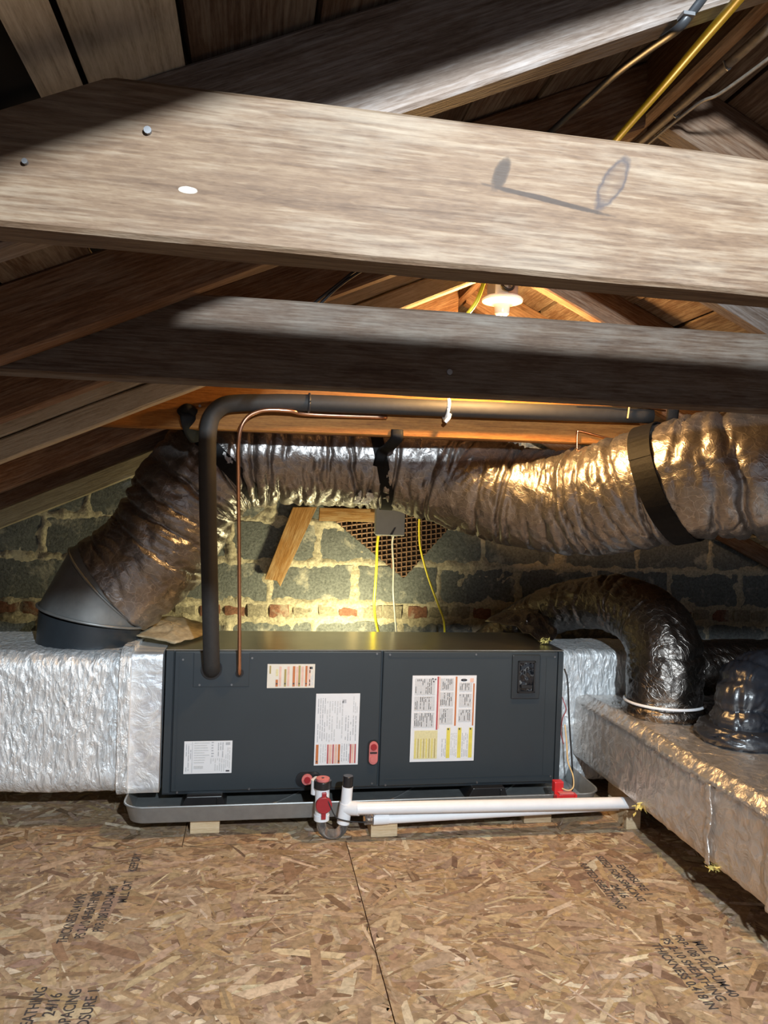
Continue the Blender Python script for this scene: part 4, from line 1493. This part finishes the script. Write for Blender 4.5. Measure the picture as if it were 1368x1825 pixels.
# ---------------------------------------------------------------- refrigerant lines
tag(MB().tube([(-0.116, FY - 0.004, 0.505), (-0.116, 2.490, 0.515), (-0.118, 2.470, 0.56), (-0.124, 2.44, 0.70), (-0.131, 2.40, 0.87), (-0.138, 2.345, 1.05), (-0.142, 2.305, 1.21),
               (-0.140, 2.300, 1.275), (-0.128, 2.300, 1.315), (-0.098, 2.300, 1.342), (-0.05, 2.300, 1.352), (0.02, 2.30, 1.357), (0.154, 2.300, 1.364), (0.594, 2.300, 1.372),
               (0.968, 2.300, 1.380), (1.28, 2.300, 1.388)], 0.0262, 20, 8).build('insulated_pipe', M['rubber'], smooth='all'),
    'thick dark insulated pipe rising from the unit and bending along the orange beam', 'pipe')
tag(MB().tube([(-0.027, FY - 0.004, 0.494), (-0.028, 2.492, 0.510), (-0.034, 2.47, 0.70), (-0.041, 2.43, 0.90), (-0.050, 2.33, 1.15), (-0.052, 2.30, 1.225), (-0.046, 2.288, 1.275),
               (-0.028, 2.285, 1.308), (0.0, 2.283, 1.326), (0.036, 2.281, 1.334), (0.10, 2.284, 1.335), (0.16, 2.302, 1.330), (0.40, 2.316, 1.336)], 0.0062, 12, 8).build(
    'copper_pipe', M['copper'], smooth='all'), 'thin bare copper pipe rising beside the dark insulated pipe', 'pipe')
ring = [Vector((0.585 + 0.004 * math.sin(g), 2.300 - 0.030 * math.cos(g), 1.368 + 0.032 * math.sin(g))) for g in [2 * math.pi * k / 30 for k in range(31)]]
cp = thing('pipe_clamp', 'pale tie looped round the insulated pipe on the orange beam', 'clamp', (0.585, 2.30, 1.33))
MB().tube(ring, 0.007, 8, 0, flat=0.5).build('loop', M['pvc'], cp, smooth='all')
MB().tube([(0.590, 2.272, 1.352), (0.586, 2.270, 1.338), (0.578, 2.276, 1.326)], 0.006, 8, 6).build('tail', M['pvc'], cp, smooth='all')
ring = [Vector((0.155, 2.300 - 0.0275 * math.cos(g), 1.364 + 0.0275 * math.sin(g))) for g in [2 * math.pi * k / 30 for k in range(31)]]
tag(MB().tube(ring, 0.004, 8, 0).build('pipe_tie', M['blackcable'], smooth='all'), 'narrow black tie round the insulated pipe near its bend', 'clamp')
tag(MB().tube([(1.036, 2.322, 1.262), (1.034, 2.320, 1.315), (1.04, 2.318, 1.327), (1.09, 2.318, 1.318), (1.16, 2.318, 1.306), (1.19, 2.318, 1.312)], 0.003, 6).build(
    'bell_wire', M['copper'], smooth='all'), 'short brown wire bent along the orange beam below the pipe', 'wire')
tag(MB().tube([(0.99, 2.268, 1.412), (1.08, 2.266, 1.416), (1.14, 2.268, 1.408), (1.22, 2.27, 1.410), (1.32, 2.28, 1.404)], 0.003, 6).build(
    'bell_wire', M['copper'], smooth='all'), 'thin copper wire running just above the insulated pipe', 'wire')
tag(MB().tube([(1.187, 2.268, 1.44), (1.184, 2.266, 1.40), (1.182, 2.268, 1.37)], 0.003, 6).build('bell_wire', M['tan'], smooth='all'),
    'short upright pale wire stub in front of the insulated pipe', 'wire')

# ---------------------------------------------------------------- gable wall things: vent mesh, planks, box, cables
vent = thing('vent_screen', 'brown rusty expanded metal screen set cornerwise in the gable wall', 'vent', (0.691, 3.40, 0.73))
ex = Vector((-0.79, 0, 0.615)).normalized()
ez = Vector((0.655, 0, 0.756)).normalized()
org = Vector((0.691, 3.392, 0.728))
W_, H_ = 0.47, 0.52


def rp(a, b, y=0.0):
    p = org + ex * a + ez * b
    return (p.x, p.y + y, p.z)


mb = MB()
mb.add([rp(0, 0, 0.006), rp(W_, 0, 0.006), rp(W_, H_, 0.006), rp(0, H_, 0.006)] + [rp(0, 0, 0.010), rp(W_, 0, 0.010), rp(W_, H_, 0.010), rp(0, H_, 0.010)],
       [(0, 1, 2, 3), (7, 6, 5, 4), (0, 4, 5, 1), (1, 5, 6, 2), (2, 6, 7, 3), (3, 7, 4, 0)])
mb.build('dark_opening_sheet', M['vent_dark'], vent)  # dark sheet in place of the unlit opening behind the screen
mb = MB()
cw, ch = 0.030, 0.017
rows = int(H_ / ch)
colsn = int(W_ / (cw / 2))
for j in range(rows):
    for i in range(colsn):
        a0, a1 = i * cw / 2, (i + 1) * cw / 2
        s = (i + j) % 2
        b0, b1 = (j + 0.5) * ch + (0.5 - s) * ch, (j + 0.5) * ch - (0.5 - s) * ch
        w = 0.0040
        y = -0.004
        b0 += 0.003 * nz(i * 3.1, j * 2.7, 1.0)
        b1 += 0.003 * nz(i * 3.1 + 3.1, j * 2.7, 1.0)
        v = [rp(a0, b0 - w, 0), rp(a1, b1 - w, y if s else 0.002), rp(a1, b1 + w, y), rp(a0, b0 + w, y - 0.003)]
        mb.add(v, [(0, 1, 2, 3)])
mb.build('wire_lattice', M['mesh'], vent, kind='stuff')


def plank(label, pts, y0, t, tilt=0.0):
    cx = sum(p[0] for p in pts) / len(pts)
    cz = sum(p[1] for p in pts) / len(pts)
    a = math.atan2(pts[1][1] - pts[0][1], pts[1][0] - pts[0][0])
    ca, sa = math.cos(-a), math.sin(-a)
    loc = [((x - cx) * ca - (z - cz) * sa, (x - cx) * sa + (z - cz) * ca) for x, z in pts]
    mb = MB().prism(loc, 0, t)
    o = mb.build('plank', M['plank'], bevel=0.002, origin=Vector((0, 0, 0)))
    o.location = (cx, y0, cz)
    o.rotation_euler = (tilt, -a, 0)
    return tag(o, label, 'plank')


plank('short orange plank leaning slanted against the block wall', [(0.058, 0.715), (0.172, 1.040), (0.280, 1.045), (0.150, 0.735), (0.128, 0.682), (0.112, 0.71)], 3.375, 0.020)
plank('orange board lying level on the wall above the rusty screen', [(0.288, 0.982), (0.62, 0.986), (0.62, 1.045), (0.290, 1.042)], 3.355, 0.022)

jb = thing('junction_box', 'pale grey plastic electrical box under the big duct', 'electrical box', (0.54, 3.0, 0.945))
MB().box(0.490, 0.602, 3.00, 3.055, 0.944, 1.075).build('box_body', M['box_plastic'], jb, bevel=0.004)
MB().box(0.486, 0.606, 2.990, 3.001, 0.940, 1.079).build('cover', M['box_plastic'], jb, bevel=0.003)
MB().prism([(0.545, 0.944), (0.556, 0.944), (0.570, 0.975), (0.562, 0.972)], 2.9885, 2.9905).build('cover_slot', M['p_dark'], jb)
for xx in (0.506, 0.568):
    MB().cyl((xx, 3.03, 0.936), (xx, 3.03, 0.946), 0.010, 12).build('cable_gland', M['box_plastic'], jb)
MB().box(0.52, 0.57, 3.055, 3.40, 1.03, 1.06).build('bracket', M['plank'], jb)
tag(MB().tube([(0.506, 3.03, 0.944), (0.505, 3.05, 0.90), (0.512, 3.09, 0.82), (0.518, 3.14, 0.72), (0.522, 3.18, 0.64), (0.530, 3.17, 0.57), (0.54, 3.10, 0.50), (0.54, 3.02, 0.46),
               (0.54, 2.90, 0.44)], 0.0058, 10).build('power_cable', M['yellow'], smooth='all'), 'yellow cable hanging from the left side of the grey box', 'cable')
tag(MB().tube([(0.568, 3.03, 0.944), (0.572, 3.07, 0.90), (0.590, 3.12, 0.80), (0.598, 3.15, 0.70), (0.612, 3.17, 0.60), (0.620, 3.16, 0.52), (0.62, 3.08, 0.46), (0.62, 2.90, 0.44)], 0.0042,
              8).build('power_cable', M['greycable'], smooth='all'), 'grey cable hanging from the right side of the grey box', 'cable')
tag(MB().tube([(0.690, 3.08, 1.10), (0.694, 3.12, 1.02), (0.702, 3.15, 0.95), (0.714, 3.17, 0.885), (0.746, 3.19, 0.79), (0.778, 3.20, 0.71), (0.812, 3.20, 0.63), (0.834, 3.19, 0.57), (0.832, 3.15, 0.51),
               (0.82, 3.05, 0.46), (0.82, 2.9, 0.44)], 0.0046, 10).build('power_cable', M['yellow'], smooth='all'), 'yellow cable curving down the wall to the right of the grey box', 'cable')

# ---------------------------------------------------------------- ceiling lamp
lamp = thing('ceiling_lamp', 'bare bulb lamp with round steel box and white porcelain holder', 'lamp', (0.69, 2.1, 1.56))
LX, LYY = 0.690, 2.10
MB().cyl((LX, LYY, 1.673), (LX, LYY, 1.718), 0.047, 8).build('steel_box', M['box_steel'], lamp, bevel=0.002)
mb = MB()
n = 40
prof = [(0.010, 1.673), (0.056, 1.673), (0.060, 1.668), (0.058, 1.663), (0.040, 1.657), (0.026, 1.653), (0.022, 1.647), (0.021, 1.628), (0.016, 1.624), (0.0, 1.623)]
vv = [(LX + r * math.cos(2 * math.pi * k / n), LYY + r * math.sin(2 * math.pi * k / n), z) for r, z in prof for k in range(n)]
ff = [(i * n + k, (i + 1) * n + k, (i + 1) * n + (k + 1) % n, i * n + (k + 1) % n) for i in range(len(prof) - 1) for k in range(n)]
mb.add(vv, ff)
mb.build('lamp_holder', M['porcelain'], lamp, smooth=True)
mb = MB()
prof = [(0.013, 1.620), (0.015, 1.605), (0.022, 1.595), (0.031, 1.583)]
n = 24
vv = [(LX + r * math.cos(2 * math.pi * k / n), LYY + r * math.sin(2 * math.pi * k / n), z) for r, z in prof for k in range(n)]
ff = [(i * n + k, (i + 1) * n + k, (i + 1) * n + (k + 1) % n, i * n + (k + 1) % n) for i in range(len(prof) - 1) for k in range(n)]
mb.add(vv, ff)
bulb = mb.build('bulb', M['box_steel'], lamp, smooth=True)
mb = MB()
prof = [(0.031, 1.583), (0.0335, 1.571), (0.030, 1.559), (0.020, 1.550), (0.0, 1.547)]
vv = [(LX + r * math.cos(2 * math.pi * k / n), LYY + r * math.sin(2 * math.pi * k / n), z) for r, z in prof for k in range(n)]
ff = [(i * n + k, (i + 1) * n + k, (i + 1) * n + (k + 1) % n, i * n + (k + 1) % n) for i in range(len(prof) - 1) for k in range(n)]
mb.add(vv, ff)
mb.build('bulb_glass', M['bulb'], bulb, smooth='all')
MB().tube([(0.672, LYY - 0.048, 1.698), (0.676, LYY - 0.056, 1.688), (0.690, LYY - 0.056, 1.683), (0.703, LYY - 0.055, 1.691), (0.705, LYY - 0.048, 1.72)], 0.004, 8).build(
    'cable_clamp', M['plastic_black'], lamp, smooth='all')
MB().tube([(0.700, LYY - 0.05, 1.695), (0.712, LYY - 0.06, 1.718), (0.718, LYY - 0.03, 1.75), (0.70, LYY, 1.728)], 0.005, 8).build('supply_cable', M['tan'], lamp, smooth='all')
tag(MB().tube([(0.652, 2.02, 1.738), (0.62, 2.0, 1.73), (0.600, 1.97, 1.70), (0.580, 1.95, 1.645), (0.566, 1.95, 1.61), (0.545, 1.96, 1.578), (0.52, 2.0, 1.54), (0.50, 2.04, 1.50),
               (0.48, 2.06, 1.46), (0.47, 2.2, 1.42)], 0.0055, 8).build('power_cable', M['yellow'], smooth='all'), 'yellow cable hanging beside the ceiling lamp', 'cable')

# ---------------------------------------------------------------- cables and wires under the ridge
tag(MB().tube([(0.62, 1.60, 1.700), (0.600, 1.36, 1.695), (0.572, 1.17, 1.680), (0.550, 0.99, 1.6655), (0.5175, 0.855, 1.636), (0.48, 0.72, 1.600), (0.45, 0.60, 1.575),
               (0.40, 0.40, 1.55)], 0.0058, 10).build('power_cable', M['yellow'], smooth='all'), 'yellow cable running up beside the ridge board at top right', 'cable')
bk = thing('power_cable', 'flat dark cable stretched from the top rafter down behind the near beam', 'cable', (0.52, 1.1, 1.7))
MB().tube([(0.4545, 1.185, 1.678), (0.466, 1.08, 1.675), (0.4757, 0.98, 1.670), (0.469, 0.88, 1.643), (0.460, 0.800, 1.617), (0.4745, 0.788, 1.636), (0.492, 0.790, 1.660)], 0.0065, 8,
          flat=0.6).build('sheath', M['blackcable'], bk, smooth='all')
MB().box(0.456, 0.470, 0.781, 0.795, 1.622, 1.626).build('staple', M['steel'], bk)
oc = thing('old_cable', 'old grey braided cable fastened along the underside of the ridge board', 'cable', (0.675, 1.0, 1.73))
MB().tube([(0.672, -0.6, 1.732), (0.675, 0.3, 1.730), (0.672, 0.9, 1.731), (0.668, 1.15, 1.732), (0.660, 1.5, 1.734), (0.66, 2.0, 1.736)], 0.007, 8, 8).build('sheath', M['oldcable'], oc, smooth='all')
for y in (0.88, 1.02, 1.16):
    MB().tube([(0.662, y, 1.735), (0.670, y, 1.7225), (0.679, y, 1.735)], 0.0016, 6, 4).build('staple', M['steel'], oc)
tag(MB().tube([(0.72, -0.3, 1.70), (0.712, 0.5, 1.712), (0.700, 0.85, 1.708), (0.688, 1.05, 1.712), (0.680, 1.12, 1.722), (0.672, 1.3, 1.724), (0.665, 1.7, 1.73)], 0.0028, 6).build(
    'loose_wire', M['oldcable'], smooth='all'), 'thin loose wire sagging below the old cable on the ridge', 'wire')
for dx, lab in ((0.0, 'left of two thin black wires drooping behind the near beam'), (0.012, 'right of two thin black wires drooping behind the near beam')):
    tag(MB().tube([(0.30 + dx, 1.56, 1.60), (0.25 + dx, 1.52, 1.57), (0.192 + dx, 1.50, 1.533), (0.148 + dx * 0.5, 1.49, 1.493), (0.105 + dx, 1.50, 1.456), (0.07 + dx, 1.52, 1.42)], 0.003, 6).build(
        'loose_wire', M['blackcable'], smooth='all'), lab, 'wire', 'drooping black wires behind the near beam')

# ---------------------------------------------------------------- scraps lying on the unit
mb = MB()
cs = [(-0.43, 2.70, 0.578), (-0.275, 2.60, 0.573), (-0.215, 2.62, 0.571), (-0.135, 2.86, 0.572), (-0.25, 2.92, 0.60), (-0.37, 2.90, 0.605)]
cen = (-0.27, 2.76, 0.598)
nn_ = 8
vv, ff = [], []
ringpts = catmull([Vector(c) for c in cs] + [Vector(cs[0])], 5)[:-1]
m = len(ringpts)
for a in range(nn_ + 1):
    for p in ringpts:
        q = Vector(cen).lerp(p, a / nn_)
        q.z += 0.016 * nz(q.x * 26, q.y * 26, 2.0) * (1 - 0.5 * a / nn_) + 0.006 * nz(q.x * 70, q.y * 70, 1.0) + 0.006
        vv.append(q)
for a in range(nn_):
    for k in range(m):
        ff.append((a * m + k, a * m + (k + 1) % m, (a + 1) * m + (k + 1) % m, (a + 1) * m + k))
mb.add(vv, ff)
scrap = mb.build('insulation_scrap', M['kraft'], smooth='all')
sm_ = scrap.modifiers.new('thick', 'SOLIDIFY')
sm_.thickness = 0.004
tag(scrap, 'dusty tan scrap of wrap lying on the left end of the unit top', 'scrap')

mb = MB()
g1 = [(0.93, 2.90, 0.615), (1.02, 2.78, 0.60), (1.085, 2.64, 0.572), (1.16, 2.72, 0.60), (1.14, 2.86, 0.66), (1.04, 2.93, 0.65)]
cen = (1.07, 2.80, 0.618)
ringpts = catmull([Vector(c) for c in g1] + [Vector(g1[0])], 5)[:-1]
m = len(ringpts)
vv, ff = [], []
for a in range(nn_ + 1):
    for p in ringpts:
        q = Vector(cen).lerp(p, a / nn_)
        q.z += 0.018 * nz(q.x * 34, q.y * 34, 5.0) + 0.008 * nz(q.x * 90, q.y * 90, 6.0)
        vv.append(q)
for a in range(nn_):
    for k in range(m):
        ff.append((a * m + k, a * m + (k + 1) % m, (a + 1) * m + (k + 1) % m, (a + 1) * m + k))
mb.add(vv, ff)
scrap = mb.build('film_flap', M['jacket_dark'], smooth='all')
sm_ = scrap.modifiers.new('thick', 'SOLIDIFY')
sm_.thickness = 0.003
tag(scrap, 'brown film flap hanging over the right back corner of the unit', 'scrap')
tag(fluff('insulation_tuft', None, (1.083, 2.640, 0.577), 0.009, 40, M['fluff'], 8), 'small yellow tuft of insulation on the right front corner of the unit top', 'scrap')
